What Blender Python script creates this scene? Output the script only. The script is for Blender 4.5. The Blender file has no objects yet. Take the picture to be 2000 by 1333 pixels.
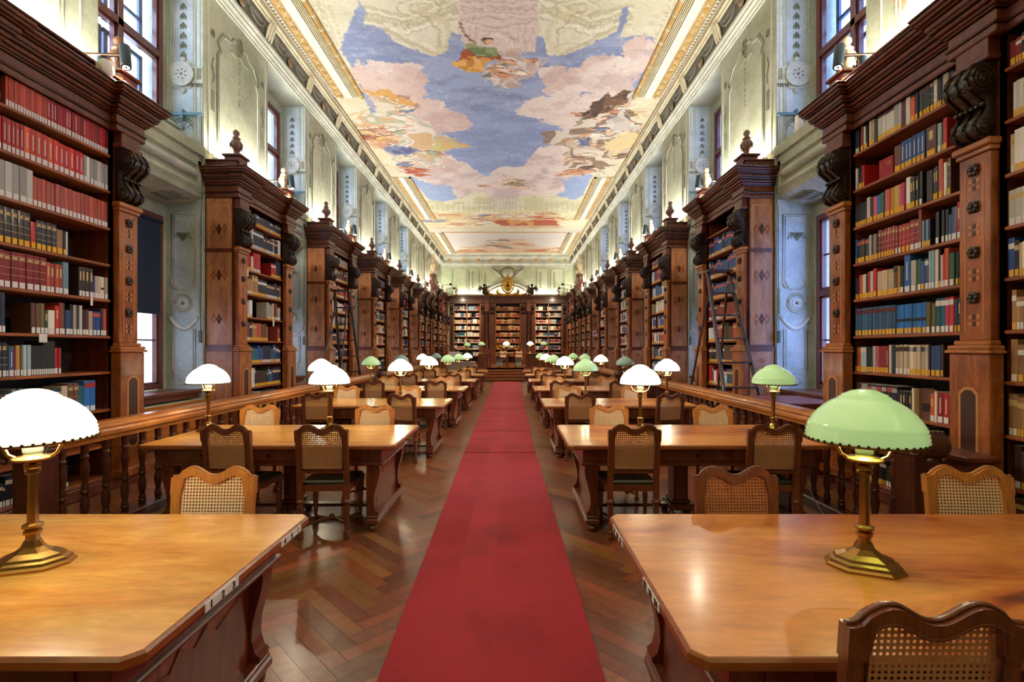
import bpy, math, random
import numpy as np
from mathutils import Vector, Matrix

# ------------------------------------------------------------------ camera, world, exposure
sc = bpy.context.scene
F, VX, VY, H = 960.0, 1000.0, 682.0, 1.62          # focal length (px), vanishing point, eye height
cam_d = bpy.data.cameras.new('camera')
cam = bpy.data.objects.new('camera', cam_d)
sc.collection.objects.link(cam)
cam.location = (0, 0, H)
cam.rotation_euler = (math.pi/2, 0, 0)
cam_d.sensor_width = 36
cam_d.lens = F/2000*36
cam_d.shift_x = -(VX-1000)/2000
cam_d.shift_y = (VY-666.5)/2000
cam_d.clip_start = 0.02
sc.camera = cam
sc.view_settings.view_transform = 'Standard'
sc.view_settings.look = 'None'
sc.view_settings.gamma = 1
sc.view_settings.use_curve_mapping = False
sc.view_settings.exposure = 0.55
sc.cycles.max_bounces = 6
sc.cycles.diffuse_bounces = 4
sc.cycles.glossy_bounces = 3
sc.cycles.transmission_bounces = 3
sc.cycles.transparent_max_bounces = 10
sc.cycles.caustics_reflective = False
sc.cycles.caustics_refractive = False
sc.cycles.sample_clamp_indirect = 4
world = bpy.data.worlds.new('sky'); sc.world = world
world.use_nodes = True
bg = world.node_tree.nodes['Background']
bg.inputs[0].default_value = (0.74, 0.84, 1.0, 1)
bg.inputs[1].default_value = 8.5

XFL, XFR = -4.65, 3.95          # shelf-front planes
XWL, XWR = -5.12, 4.38          # wall planes
XOL, XOR = -5.75, 5.02          # window planes
XC = -0.37                      # middle of the hall
YEND = 35.6
ZC = 8.45

UPL, SPOT_W, LAMP_W = 66.0, 250.0, 16.0
PI = math.pi
rnd = random.Random(7)

def lin(c):
    return tuple((v/255/12.92 if v/255 <= .04045 else ((v/255+.055)/1.055)**2.4) for v in c[:3]) + (1,)

C = sc.collection
# ------------------------------------------------------------------ materials
MATS = {}
def base_mat(name):
    m = bpy.data.materials.new(name); m.use_nodes = True
    nt = m.node_tree; b = nt.nodes['Principled BSDF']
    MATS[name] = m
    return m, nt, b

def N(nt, t, **kw):
    n = nt.nodes.new(t)
    for k, v in kw.items():
        if k.startswith('i_'):
            n.inputs[k[2:].replace('_', ' ')].default_value = v
        else: setattr(n, k, v)
    return n

def plain(name, col, rough=.5, metal=0, coat=0, emit=None, es=0, noise=0, nscale=8, bump=0):
    if name in MATS: return MATS[name]
    m, nt, b = base_mat(name)
    c = lin(col)
    b.inputs['Base Color'].default_value = c
    b.inputs['Roughness'].default_value = rough
    b.inputs['Metallic'].default_value = metal
    if coat: b.inputs['Coat Weight'].default_value = coat; b.inputs['Coat Roughness'].default_value = .12
    if emit: b.inputs['Emission Color'].default_value = lin(emit); b.inputs['Emission Strength'].default_value = es
    if noise or bump:
        tc = N(nt, 'ShaderNodeTexCoord')
        no = N(nt, 'ShaderNodeTexNoise', i_Scale=nscale, i_Detail=5.0, i_Roughness=.6)
        nt.links.new(tc.outputs['Object'], no.inputs['Vector'])
        if noise:
            r = N(nt, 'ShaderNodeMapRange')
            r.inputs['To Min'].default_value = 1-noise; r.inputs['To Max'].default_value = 1+noise
            r.inputs['From Min'].default_value = .3; r.inputs['From Max'].default_value = .7
            nt.links.new(no.outputs['Fac'], r.inputs['Value'])
            mx = N(nt, 'ShaderNodeVectorMath', operation='SCALE'); mx.inputs[0].default_value = c[:3]
            nt.links.new(r.outputs[0], mx.inputs['Scale'])
            nt.links.new(mx.outputs[0], b.inputs['Base Color'])
        if bump:
            bp = N(nt, 'ShaderNodeBump', i_Strength=bump, i_Distance=.01)
            nt.links.new(no.outputs['Fac'], bp.inputs['Height'])
            nt.links.new(bp.outputs[0], b.inputs['Normal'])
    return m

def wood(name, c1, c2, axis='Z', scale=1.0, rough=.35, coat=.3, dark=None, stretch=9, world_c=False):
    """grain runs along the given axis"""
    if name in MATS: return MATS[name]
    m, nt, b = base_mat(name)
    tc = N(nt, 'ShaderNodeTexCoord')
    mp = N(nt, 'ShaderNodeMapping')
    s = [stretch*scale]*3; s['XYZ'.index(axis)] = scale
    mp.inputs['Scale'].default_value = s
    if world_c:
        ge = N(nt, 'ShaderNodeNewGeometry'); nt.links.new(ge.outputs['Position'], mp.inputs['Vector'])
    else:
        nt.links.new(tc.outputs['Object'], mp.inputs['Vector'])
    n1 = N(nt, 'ShaderNodeTexNoise', i_Scale=1.0, i_Detail=6.0, i_Roughness=.65, i_Distortion=1.2)
    n2 = N(nt, 'ShaderNodeTexNoise', i_Scale=9.0, i_Detail=3.0, i_Roughness=.7)
    nt.links.new(mp.outputs[0], n1.inputs['Vector']); nt.links.new(mp.outputs[0], n2.inputs['Vector'])
    cr = N(nt, 'ShaderNodeValToRGB')
    cr.color_ramp.elements[0].position = .36; cr.color_ramp.elements[1].position = .66
    cr.color_ramp.elements[0].color = lin(c1); cr.color_ramp.elements[1].color = lin(c2)
    if dark:
        e = cr.color_ramp.elements.new(.29); e.color = lin(dark)
    nt.links.new(n1.outputs['Fac'], cr.inputs[0])
    r = N(nt, 'ShaderNodeMapRange'); r.inputs['To Min'].default_value = .82; r.inputs['To Max'].default_value = 1.14
    r.inputs['From Min'].default_value = .3; r.inputs['From Max'].default_value = .7
    nt.links.new(n2.outputs['Fac'], r.inputs['Value'])
    mx = N(nt, 'ShaderNodeVectorMath', operation='SCALE')
    nt.links.new(cr.outputs[0], mx.inputs[0]); nt.links.new(r.outputs[0], mx.inputs['Scale'])
    nt.links.new(mx.outputs[0], b.inputs['Base Color'])
    b.inputs['Roughness'].default_value = rough
    b.inputs['Coat Weight'].default_value = coat; b.inputs['Coat Roughness'].default_value = .15
    return m

def attr_mat(name, rough=.5, coat=0, noise=.0, nscale=20, stretch=None, bump=0):
    m, nt, b = base_mat(name)
    a = N(nt, 'ShaderNodeAttribute', attribute_name='Col')
    out = a.outputs['Color']
    if noise:
        tc = N(nt, 'ShaderNodeTexCoord')
        mp = N(nt, 'ShaderNodeMapping'); mp.inputs['Scale'].default_value = stretch or (1, 1, 1)
        nt.links.new(tc.outputs['Object'], mp.inputs['Vector'])
        no = N(nt, 'ShaderNodeTexNoise', i_Scale=nscale, i_Detail=6.0, i_Roughness=.7)
        nt.links.new(mp.outputs[0], no.inputs['Vector'])
        r = N(nt, 'ShaderNodeMapRange'); r.inputs['To Min'].default_value = 1-noise; r.inputs['To Max'].default_value = 1+noise
        r.inputs['From Min'].default_value = .3; r.inputs['From Max'].default_value = .7
        nt.links.new(no.outputs['Fac'], r.inputs['Value'])
        mx = N(nt, 'ShaderNodeVectorMath', operation='SCALE')
        nt.links.new(out, mx.inputs[0]); nt.links.new(r.outputs[0], mx.inputs['Scale'])
        out = mx.outputs[0]
        if bump:
            bp = N(nt, 'ShaderNodeBump', i_Strength=bump, i_Distance=.004)
            nt.links.new(no.outputs['Fac'], bp.inputs['Height']); nt.links.new(bp.outputs[0], b.inputs['Normal'])
    nt.links.new(out, b.inputs['Base Color'])
    b.inputs['Roughness'].default_value = rough
    if coat: b.inputs['Coat Weight'].default_value = coat; b.inputs['Coat Roughness'].default_value = .2
    return m

def plaster(name, ca, cb, scale=.9, rough=.85):
    if name in MATS: return MATS[name]
    m, nt, b = base_mat(name)
    ge = N(nt, 'ShaderNodeNewGeometry')
    n1 = N(nt, 'ShaderNodeTexNoise', i_Scale=scale, i_Detail=7.0, i_Roughness=.62, i_Distortion=.6)
    n2 = N(nt, 'ShaderNodeTexNoise', i_Scale=scale*14, i_Detail=3.0)
    nt.links.new(ge.outputs['Position'], n1.inputs['Vector']); nt.links.new(ge.outputs['Position'], n2.inputs['Vector'])
    cr = N(nt, 'ShaderNodeValToRGB')
    cr.color_ramp.elements[0].position = .35; cr.color_ramp.elements[1].position = .65
    cr.color_ramp.elements[0].color = lin(ca); cr.color_ramp.elements[1].color = lin(cb)
    nt.links.new(n1.outputs['Fac'], cr.inputs[0])
    r = N(nt, 'ShaderNodeMapRange'); r.inputs['To Min'].default_value = .9; r.inputs['To Max'].default_value = 1.08
    r.inputs['From Min'].default_value = .3; r.inputs['From Max'].default_value = .7
    nt.links.new(n2.outputs['Fac'], r.inputs['Value'])
    mx = N(nt, 'ShaderNodeVectorMath', operation='SCALE')
    nt.links.new(cr.outputs[0], mx.inputs[0]); nt.links.new(r.outputs[0], mx.inputs['Scale'])
    nt.links.new(mx.outputs[0], b.inputs['Base Color'])
    b.inputs['Roughness'].default_value = rough
    return m

W_CASE  = wood('walnut_case', (80, 32, 17), (124, 58, 30), 'Z', 1.3, .38, .35, (50, 20, 12))
W_DARK  = wood('walnut_dark', (58, 24, 15), (92, 42, 24), 'Y', 1.4, .35, .4)
W_SIDE  = wood('burl_side', (150, 92, 58), (200, 140, 98), 'Z', 1.6, .4, .3, (96, 50, 30), stretch=3)
W_BURL  = wood('burl_front', (128, 62, 26), (184, 104, 48), 'Z', 2.2, .35, .4, (92, 42, 20), stretch=3)
W_SHELF = wood('shelf_wood', (130, 66, 32), (176, 98, 48), 'Y', 1.0, .42, .2)
W_BACK  = wood('shelf_back', (34, 18, 12), (56, 32, 20), 'Z', 1.0, .6, 0)
W_INLAY = plain('inlay_light', (196, 132, 78), .4)
W_INLD  = plain('inlay_dark', (70, 34, 20), .4)
W_CARVE = plain('carved_walnut', (42, 22, 16), .28, coat=.5, noise=.4, nscale=30, bump=.4)
W_TOP   = wood('table_top_wood', (216, 142, 62), (240, 180, 98), 'X', .8, .22, .5, (180, 104, 42), stretch=4, world_c=True)
W_TOPR  = wood('table_top_wood_red', (164, 78, 28), (214, 138, 66), 'X', .55, .3, .3, (96, 40, 18), stretch=3.5, world_c=True)
for n_ in W_TOPR.node_tree.nodes:
    if n_.bl_idname == 'ShaderNodeValToRGB':
        el = n_.color_ramp.elements; el[0].position, el[1].position, el[2].position = .37, .44, .60
W_TOPE  = wood('table_edge_wood', (128, 66, 28), (170, 98, 46), 'X', 1.2, .3, .4)
W_TABLE = wood('table_mahogany', (84, 36, 22), (122, 60, 36), 'Z', 2.0, .3, .45)
W_TABR  = wood('table_red_panel', (104, 42, 26), (142, 72, 44), 'Z', 2.0, .3, .4)
W_CHAIR = wood('chair_wood_shade_tone', (98, 48, 28), (134, 72, 44), 'Z', 3.0, .32, .4)  # same chair wood darkened: shade on backs turned to the camera
W_CHAIRL = wood('chair_wood_lit_tone', (172, 104, 46), (206, 138, 66), 'Z', 3.0, .35, .35)  # same chair wood brightened: light on backrests facing the camera
W_RAIL  = wood('rail_oak', (150, 84, 36), (204, 128, 62), 'Y', 1.4, .28, .45, (120, 60, 26))
W_BAL   = wood('baluster_wood', (62, 28, 18), (96, 46, 28), 'Z', 3.0, .28, .5)
W_LADD  = wood('ladder_wood', (52, 28, 22), (78, 44, 34), 'Z', 2.0, .4, .3)
W_WAIN  = wood('wainscot_red', (108, 34, 22), (134, 50, 32), 'Y', 1.2, .45, .2)
W_WINF  = wood('window_wood', (84, 36, 24), (116, 56, 36), 'Z', 2.0, .4, .3)
P_WALL = plaster('plaster_green', (158, 162, 136), (196, 198, 170))
P_BLUE = plaster('plaster_blue_grey', (172, 190, 192), (214, 224, 226), 1.4)
P_REL  = plaster('plaster_relief', (176, 180, 164), (206, 208, 194), 2)
P_RELD = plaster('plaster_relief_dark', (112, 114, 98), (140, 142, 122), 2)
P_CREAM = plaster('cornice_cream', (206, 198, 164), (230, 224, 196), 2)
P_GOLD = plaster('cornice_gold', (186, 146, 78), (216, 180, 112), 3)
P_WHITE = plaster('cornice_white', (222, 222, 214), (238, 238, 232), 2)
P_FRZ  = plaster('frieze_grey', (104, 102, 92), (134, 132, 118), 2)
P_BROWN = plaster('painted_brown', (120, 98, 76), (150, 126, 98), 2)
P_END  = plaster('plaster_end_green', (184, 196, 158), (218, 222, 194), .8)
BRASS  = plain('brass', (172, 128, 74), .24, 1)
BRASSD = plain('brass_aged', (120, 88, 48), .3, 1)
GOLD   = plain('gilding', (212, 168, 74), .35, .8)
BRONZE = plain('bronze_dark', (58, 40, 28), .4, .6)
STEEL  = plain('steel', (120, 120, 118), .4, .8)
BLUEM  = plain('blue_painted_metal', (84, 128, 140), .5)
BLACK  = plain('black_metal', (18, 18, 20), .4)
WHITE  = plain('white_plastic', (226, 222, 214), .5)
PAPER  = plain('paper_white', (232, 230, 224), .8)
PAGES  = plain('page_block', (206, 196, 172), .9)
TAGW   = plain('label_white', (232, 230, 228), .7)
TAGY   = plain('label_yellow', (236, 178, 44), .7)
TITLE  = plain('title_gold', (206, 176, 120), .5)
LEATHER = plain('seat_leather', (40, 44, 34), .3, coat=.3)
PORCEL = plain('porcelain', (240, 234, 216), .3)
LED    = plain('led_tube', (255, 250, 235), .5, emit=(255, 244, 214), es=6)
SPOTG  = plain('spot_lens', (255, 255, 255), .3, emit=(255, 250, 235), es=30)
CARPET, nt, b = base_mat('red_carpet')
tc = N(nt, 'ShaderNodeTexCoord')
no = N(nt, 'ShaderNodeTexNoise', i_Scale=160.0, i_Detail=3.0); no2 = N(nt, 'ShaderNodeTexNoise', i_Scale=2.0, i_Detail=4.0)
nt.links.new(tc.outputs['Object'], no.inputs['Vector']); nt.links.new(tc.outputs['Object'], no2.inputs['Vector'])
ad = N(nt, 'ShaderNodeMath', operation='ADD'); nt.links.new(no.outputs['Fac'], ad.inputs[0]); nt.links.new(no2.outputs['Fac'], ad.inputs[1])
cr = N(nt, 'ShaderNodeValToRGB'); cr.color_ramp.elements[0].position = .7; cr.color_ramp.elements[1].position = 1.3
cr.color_ramp.elements[0].color = lin((122, 14, 28)); cr.color_ramp.elements[1].color = lin((160, 26, 42))
nt.links.new(ad.outputs[0], cr.inputs[0]); nt.links.new(cr.outputs[0], b.inputs['Base Color'])
b.inputs['Roughness'].default_value = .9
b.inputs['Sheen Weight'].default_value = .12; b.inputs['Sheen Tint'].default_value = (1, .3, .35, 1)
bp = N(nt, 'ShaderNodeBump', i_Strength=.4, i_Distance=.004); nt.links.new(no.outputs['Fac'], bp.inputs['Height']); nt.links.new(bp.outputs[0], b.inputs['Normal'])

def cane_mat(name, col):
    m, nt, b = base_mat(name)
    tc = N(nt, 'ShaderNodeTexCoord')
    mp = N(nt, 'ShaderNodeMapping'); mp.inputs['Scale'].default_value = (1/.0165, 0, 1/.0165)
    nt.links.new(tc.outputs['Object'], mp.inputs['Vector'])
    fr = N(nt, 'ShaderNodeVectorMath', operation='FRACTION'); nt.links.new(mp.outputs[0], fr.inputs[0])
    sb = N(nt, 'ShaderNodeVectorMath', operation='SUBTRACT'); sb.inputs[1].default_value = (.5, 0, .5)
    nt.links.new(fr.outputs[0], sb.inputs[0])
    ln = N(nt, 'ShaderNodeVectorMath', operation='LENGTH'); nt.links.new(sb.outputs[0], ln.inputs[0])
    lt = N(nt, 'ShaderNodeMath', operation='LESS_THAN'); lt.inputs[1].default_value = .27
    nt.links.new(ln.outputs['Value'], lt.inputs[0])
    b.inputs['Base Color'].default_value = lin(col); b.inputs['Roughness'].default_value = .55
    tr = N(nt, 'ShaderNodeBsdfTransparent'); mx = N(nt, 'ShaderNodeMixShader')
    nt.links.new(lt.outputs[0], mx.inputs[0]); nt.links.new(b.outputs[0], mx.inputs[1]); nt.links.new(tr.outputs[0], mx.inputs[2])
    nt.links.new(mx.outputs[0], nt.nodes['Material Output'].inputs[0])
    return m
CANE_L = cane_mat('cane_lit_tone', (246, 208, 172))  # cane with the light on its front put into the colour
CANE_D = cane_mat('cane_shade_tone', (196, 146, 108))  # same cane, darkened for the shaded side seen from behind
CANE_R = cane_mat('cane_reddish', (184, 108, 66))

def glass_mat(name, tint=(235, 242, 255)):
    m, nt, b = base_mat(name)
    tr = N(nt, 'ShaderNodeBsdfTransparent'); tr.inputs[0].default_value = lin(tint)
    gl = N(nt, 'ShaderNodeBsdfGlossy'); gl.inputs['Roughness'].default_value = .03
    mx = N(nt, 'ShaderNodeMixShader'); mx.inputs[0].default_value = .08
    nt.links.new(tr.outputs[0], mx.inputs[1]); nt.links.new(gl.outputs[0], mx.inputs[2])
    nt.links.new(mx.outputs[0], nt.nodes['Material Output'].inputs[0])
    return m
GLASS = glass_mat('window_glass')
GLASSB = glass_mat('window_glass_blue', (196, 210, 240))
def blind_mat(name, col, t):
    m, nt, b = base_mat(name)
    b.inputs['Base Color'].default_value = lin(col)
    tr = N(nt, 'ShaderNodeBsdfTranslucent'); tr.inputs[0].default_value = lin(col)
    mx = N(nt, 'ShaderNodeMixShader'); mx.inputs[0].default_value = t
    nt.links.new(b.outputs[0], mx.inputs[1]); nt.links.new(tr.outputs[0], mx.inputs[2])
    nt.links.new(mx.outputs[0], nt.nodes['Material Output'].inputs[0])
    return m
BLINDW = blind_mat('blind_white', (240, 232, 228), .7)
BLINDD = blind_mat('blind_navy', (44, 56, 80), .35)

def shade_mat(name, col, emit, es):
    return plain(name, col, .18, coat=.6, emit=emit, es=es)
SH_ON  = shade_mat('opal_glass_lit', (240, 246, 226), (246, 255, 226), 1.5)
SH_DIM = shade_mat('green_glass_lit', (186, 222, 170), (176, 214, 146), .36)
SH_OFF = shade_mat('green_glass_faint_glow', (150, 182, 170), (130, 160, 150), .08)  # lamp is off, yet its shade carries a faint glow

# ------------------------------------------------------------------ mesh builder
class MB:
    def __init__(s): s.v = []; s.f = []; s.m = []; s.sm = []; s.n = 0; s.col = []
    def add(s, vs, fs, mat=0, smooth=False, col=None):
        s.v.extend(vs); s.f.extend([tuple(i+s.n for i in f) for f in fs])
        s.m.extend([mat]*len(fs)); s.sm.extend([smooth]*len(fs)); s.n += len(vs)
        if col is not None: s.col.extend([col]*len(fs))
        return s
    def box(s, x0, x1, y0, y1, z0, z1, mat=0, col=None):
        if x0 > x1: x0, x1 = x1, x0
        if y0 > y1: y0, y1 = y1, y0
        vs = [(x0,y0,z0),(x1,y0,z0),(x1,y1,z0),(x0,y1,z0),(x0,y0,z1),(x1,y0,z1),(x1,y1,z1),(x0,y1,z1)]
        return s.add(vs, [(0,3,2,1),(4,5,6,7),(0,1,5,4),(1,2,6,5),(2,3,7,6),(3,0,4,7)], mat, False, col)
    def bbox(s, x0, x1, y0, y1, z0, z1, b=.004, mat=0):
        """box with chamfered edges (vertical and top)"""
        if x0 > x1: x0, x1 = x1, x0
        if y0 > y1: y0, y1 = y1, y0
        def ring(i, z): return [(x0+i+b,y0+i,z),(x1-i-b,y0+i,z),(x1-i,y0+i+b,z),(x1-i,y1-i-b,z),(x1-i-b,y1-i,z),(x0+i+b,y1-i,z),(x0+i,y1-i-b,z),(x0+i,y0+i+b,z)]
        vs = ring(b,z0)+ring(0,z0+b)+ring(0,z1-b)+ring(b,z1)
        fs = [tuple(range(7,-1,-1)), tuple(range(24,32))]
        for k in range(3):
            for i in range(8):
                j = (i+1)%8; fs.append((k*8+i,k*8+j,k*8+8+j,k*8+8+i))
        return s.add(vs, fs, mat)
    def prism(s, poly, axis, a, b, mat=0, smooth=False):
        """poly: 2D points in the plane of the other two axes (order x,y / x,z / y,z)"""
        n = len(poly)
        def P(p, t):
            if axis == 'X': return (t, p[0], p[1])
            if axis == 'Y': return (p[0], t, p[1])
            return (p[0], p[1], t)
        vs = [P(p, a) for p in poly]+[P(p, b) for p in poly]
        s.add(vs, [(i,(i+1)%n,n+(i+1)%n,n+i) for i in range(n)], mat, smooth)
        s.add(vs, [tuple(range(n-1,-1,-1)), tuple(range(n,2*n))], mat)
        return s
    def strip(s, prof, axis, a, b, mat=0, smooth=False):
        """open profile extruded (a surface, used on solid walls)"""
        n = len(prof)
        def P(p, t):
            if axis == 'X': return (t, p[0], p[1])
            if axis == 'Y': return (p[0], t, p[1])
            return (p[0], p[1], t)
        vs = [P(p, a) for p in prof]+[P(p, b) for p in prof]
        return s.add(vs, [(i,i+1,n+i+1,n+i) for i in range(n-1)], mat, smooth)
    def lathe(s, prof, c=(0,0,0), n=16, mat=0, axis='Z', smooth=True, sx=1, sy=1, rot=0, cap=True):
        vs = []
        for r, z in prof:
            for k in range(n):
                a = 2*PI*(k+rot)/n
                p = (r*math.cos(a)*sx, r*math.sin(a)*sy, z)
                if axis == 'X': p = (p[2], p[0], p[1])
                elif axis == 'Y': p = (p[0], p[2], p[1])
                vs.append((p[0]+c[0], p[1]+c[1], p[2]+c[2]))
        fs = []
        for i in range(len(prof)-1):
            for k in range(n):
                j = (k+1)%n; fs.append((i*n+k,i*n+j,(i+1)*n+j,(i+1)*n+k))
        s.add(vs, fs, mat, smooth)
        if cap:
            m = len(prof)
            s.add(vs, [tuple(range(n-1,-1,-1)), tuple(range((m-1)*n, m*n))], mat)
        return s
    def ball(s, c, r, mat=0, n=10, m=6, sx=1, sy=1, sz=1):
        prof = [(r*math.sin(PI*i/m)+1e-5, -r*math.cos(PI*i/m)*sz) for i in range(m+1)]
        return s.lathe(prof, c, n, mat, sx=sx, sy=sy, cap=False)
    def tube(s, pts, r, n=8, mat=0, closed=False, rs=None):
        pts = [Vector(p) for p in pts]; L = len(pts); vs = []
        up = Vector((0,0,1))
        for i, p in enumerate(pts):
            if closed: t = pts[(i+1)%L]-pts[i-1]
            else: t = pts[min(i+1,L-1)]-pts[max(i-1,0)]
            t.normalize()
            q = up.cross(t)
            if q.length < .05: q = Vector((1,0,0)).cross(t)
            q.normalize(); w = t.cross(q)
            rr = rs[i] if rs else r
            for k in range(n):
                a = 2*PI*k/n; vs.append(tuple(p+(q*math.cos(a)+w*math.sin(a))*rr))
        fs = []
        for i in range(L if closed else L-1):
            for k in range(n):
                j = (k+1)%n; i2 = (i+1)%L
                fs.append((i*n+k,i*n+j,i2*n+j,i2*n+k))
        s.add(vs, fs, mat, True)
        if not closed: s.add(vs, [tuple(range(n)), tuple(range((L-1)*n, L*n))], mat)
        return s
    def bar(s, p, q, w, d, mat=0):
        """square bar between two points"""
        return s.tube([p, q], max(w, d)/1.4142, 4, mat) if True else s
    def build(s, name, mats, parent=None, tf=None, loc=None, rotz=0, **props):
        me = bpy.data.meshes.new(name)
        vs = s.v if tf is None else [tf(*p) for p in s.v]
        me.from_pydata(vs, [], s.f)
        if not isinstance(mats, (list, tuple)): mats = [mats]
        for m in mats: me.materials.append(m)
        me.polygons.foreach_set('material_index', s.m)
        me.polygons.foreach_set('use_smooth', s.sm)
        if s.col:
            a = me.color_attributes.new('Col', 'FLOAT_COLOR', 'CORNER')
            arr = np.empty((len(me.loops), 4), dtype=np.float32)
            lens = np.array([len(f) for f in s.f])
            arr[:] = np.repeat(np.array(s.col, dtype=np.float32), lens, axis=0)
            a.data.foreach_set('color', arr.ravel())
        me.update()
        o = bpy.data.objects.new(name, me); C.objects.link(o)
        if parent is not None: o.parent = parent
        if loc: o.location = loc
        if rotz: o.rotation_euler.z = rotz
        for k, v in props.items(): o[k] = v
        return o

def thing(name, label, cat, loc=(0,0,0), rotz=0, group=None):
    o = bpy.data.objects.new(name, None); C.objects.link(o)
    o.location = loc; o.rotation_euler = (0,0,rotz)
    o['label'] = label; o['category'] = cat
    if group: o['group'] = group
    return o
def tag(o, label, cat, group=None, kind=None):
    o['label'] = label; o['category'] = cat
    if group: o['group'] = group
    if kind: o['kind'] = kind
    return o
KIDS = {}
def dup(root, loc=None, rotz=None, label=None, group=None):
    def rec(o, par):
        c = o.copy(); C.objects.link(c); c.parent = par
        for ch in [x for x in CH.get(o.name, [])]: rec(ch, c)
        return c
    r = rec(root, None)
    if loc is not None: r.location = loc
    if rotz is not None: r.rotation_euler.z = rotz
    if label: r['label'] = label
    if group: r['group'] = group
    return r
CH = {}
def index_children():
    CH.clear()
    for o in C.objects:
        if o.parent: CH.setdefault(o.parent.name, []).append(o)
def area_light(name, loc, rot, sx, sy, power, col=(1, .9, .75), spread=PI):
    l = bpy.data.lights.new(name, 'AREA'); l.shape = 'RECTANGLE'; l.size = sx; l.size_y = sy
    l.energy = power; l.color = col; l.spread = spread
    o = bpy.data.objects.new(name, l); C.objects.link(o); o.location = loc; o.rotation_euler = rot
    return o
def point_light(name, loc, power, col=(1, .86, .62), r=.04, parent=None):
    l = bpy.data.lights.new(name, 'POINT'); l.energy = power; l.color = col; l.shadow_soft_size = r
    o = bpy.data.objects.new(name, l); C.objects.link(o); o.location = loc
    if parent: o.parent = parent
    return o
def spot_light(name, loc, target, power, col=(1, .9, .76), size=1.2, blend=.7, r=.04):
    l = bpy.data.lights.new(name, 'SPOT'); l.energy = power; l.color = col; l.spot_size = size; l.spot_blend = blend; l.shadow_soft_size = r
    o = bpy.data.objects.new(name, l); C.objects.link(o); o.location = loc
    o.rotation_euler = (Vector(target)-Vector(loc)).to_track_quat('-Z', 'Y').to_euler()
    return o

ORD = ['first','second','third','fourth','fifth','sixth','seventh','eighth','ninth','tenth','eleventh','twelfth','thirteenth','fourteenth',
       'fifteenth','sixteenth','seventeenth','eighteenth','nineteenth','twentieth']
def ordn(i):
    if i < 20: return ORD[i]
    t = {2:'twenty',3:'thirty',4:'forty'}[(i+1)//10]
    return t[:-1]+'ieth' if (i+1) % 10 == 0 else t+'-'+ORD[(i+1) % 10-1]

# ------------------------------------------------------------------ the room
Y0 = -4.0
SIDES = {'L': (-1, XFL, .47, 1.10), 'R': (1, XFR, .43, 1.07)}
NICHES = [(6.08, 8.16), (10.3, 12.2), (14.35, 16.25), (18.4, 20.3), (22.45, 24.35)]
Z_SP0, Z_SP1, Z_NT = 4.13, 4.96, 7.65
def struct(o): o['kind'] = 'structure'; return o

def build_wall(side):
    s, XF, uw, uo = SIDES[side]
    X = lambda u: XF+s*u
    mb = MB()
    ys = [Y0]+[v for n in NICHES for v in n]+[YEND+.3]
    for i in range(0, len(ys), 2):
        mb.box(X(uw), X(uo+.35), ys[i], ys[i+1], 0, 8.7, 0)
    for a, b in NICHES:
        mb.box(X(uw), X(uo+.35), a, b, Z_NT, 8.7, 0)
        mb.box(X(uw), X(uo+.35), a, b, 0, .8, 0)
        # outer wall round the two openings
        for z0, z1 in ((.8, .95), (3.8, 5.3), (7.42, Z_NT)): mb.box(X(uo-.02), X(uo+.3), a, b, z0, z1, 0)
        for z0, z1 in ((.95, 3.8), (5.3, 7.42)):
            mb.box(X(uo-.02), X(uo+.3), a, a+.16, z0, z1, 0); mb.box(X(uo-.02), X(uo+.3), b-.16, b, z0, z1, 0)
    return struct(mb.build('wall_left' if side == 'L' else 'wall_right', [P_WALL]))
build_wall('L'); build_wall('R')

TRIM = [0]
def trim(mb, mats, **kw):
    TRIM[0] += 1
    return struct(mb.build('trim_%d' % TRIM[0], mats, **kw))
def trim_copy(o, loc):
    TRIM[0] += 1
    c = o.copy(); C.objects.link(c); c.location = loc; c.name = 'trim_%d' % TRIM[0]; return c

# ---- spandrel between the window storeys, with reveal linings
def arc(cx, cy, r, a0, a1, n, ry=None):
    ry = r if ry is None else ry
    return [(cx+r*math.cos(a0+(a1-a0)*i/n), cy+ry*math.sin(a0+(a1-a0)*i/n)) for i in range(n+1)]
for side in 'LR':
    s, XF, uw, uo = SIDES[side]
    first = None
    a, b = NICHES[0]; wd = b-a
    for k, (a, b) in enumerate(NICHES):
        wd = b-a
        mb = MB()
        prof = [(uw-.03,4.96),(uw-.03,4.80),(uw+.02,4.78),(uw+.0,4.70),(uw-.0,4.62),(uw+.05,4.60),(uw+.05,4.34),(uw+.0,4.32),(uw-.02,4.26),(uw+.02,4.20),(uw+.04,4.13)]
        prof += [(uw+.28,4.02),(uo-.02,4.0),(uo-.02,4.96)]
        mb.prism([(s*p[0], p[1]) for p in prof], 'Y', 0, wd, 0)
        # fat roll moulding and end brackets on the face
        mb.lathe([(.001,.16),(.05,.17),(.07,.25),(.07,wd-.25),(.05,wd-.17),(.001,wd-.16)], (s*(uw+.03),0,4.47), 14, 1, 'Y')
        for yy in (.04, wd-.14):
            mb.box(s*(uw-.0), s*(uw+.06), yy, yy+.1, 4.2, 4.72, 1)
        # leaf scrolls on the soffit
        for q in range(5):
            mb.tube([(s*(uw+.14), wd-.15-.09*q, 4.07), (s*(uw+.24), wd-.3-.09*q, 4.03), (s*(uw+.40), wd-.36-.07*q, 4.0)], .014, 6, 2)
        trim(mb, [P_WALL, P_REL, P_RELD], loc=(XF, a, 0))
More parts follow.
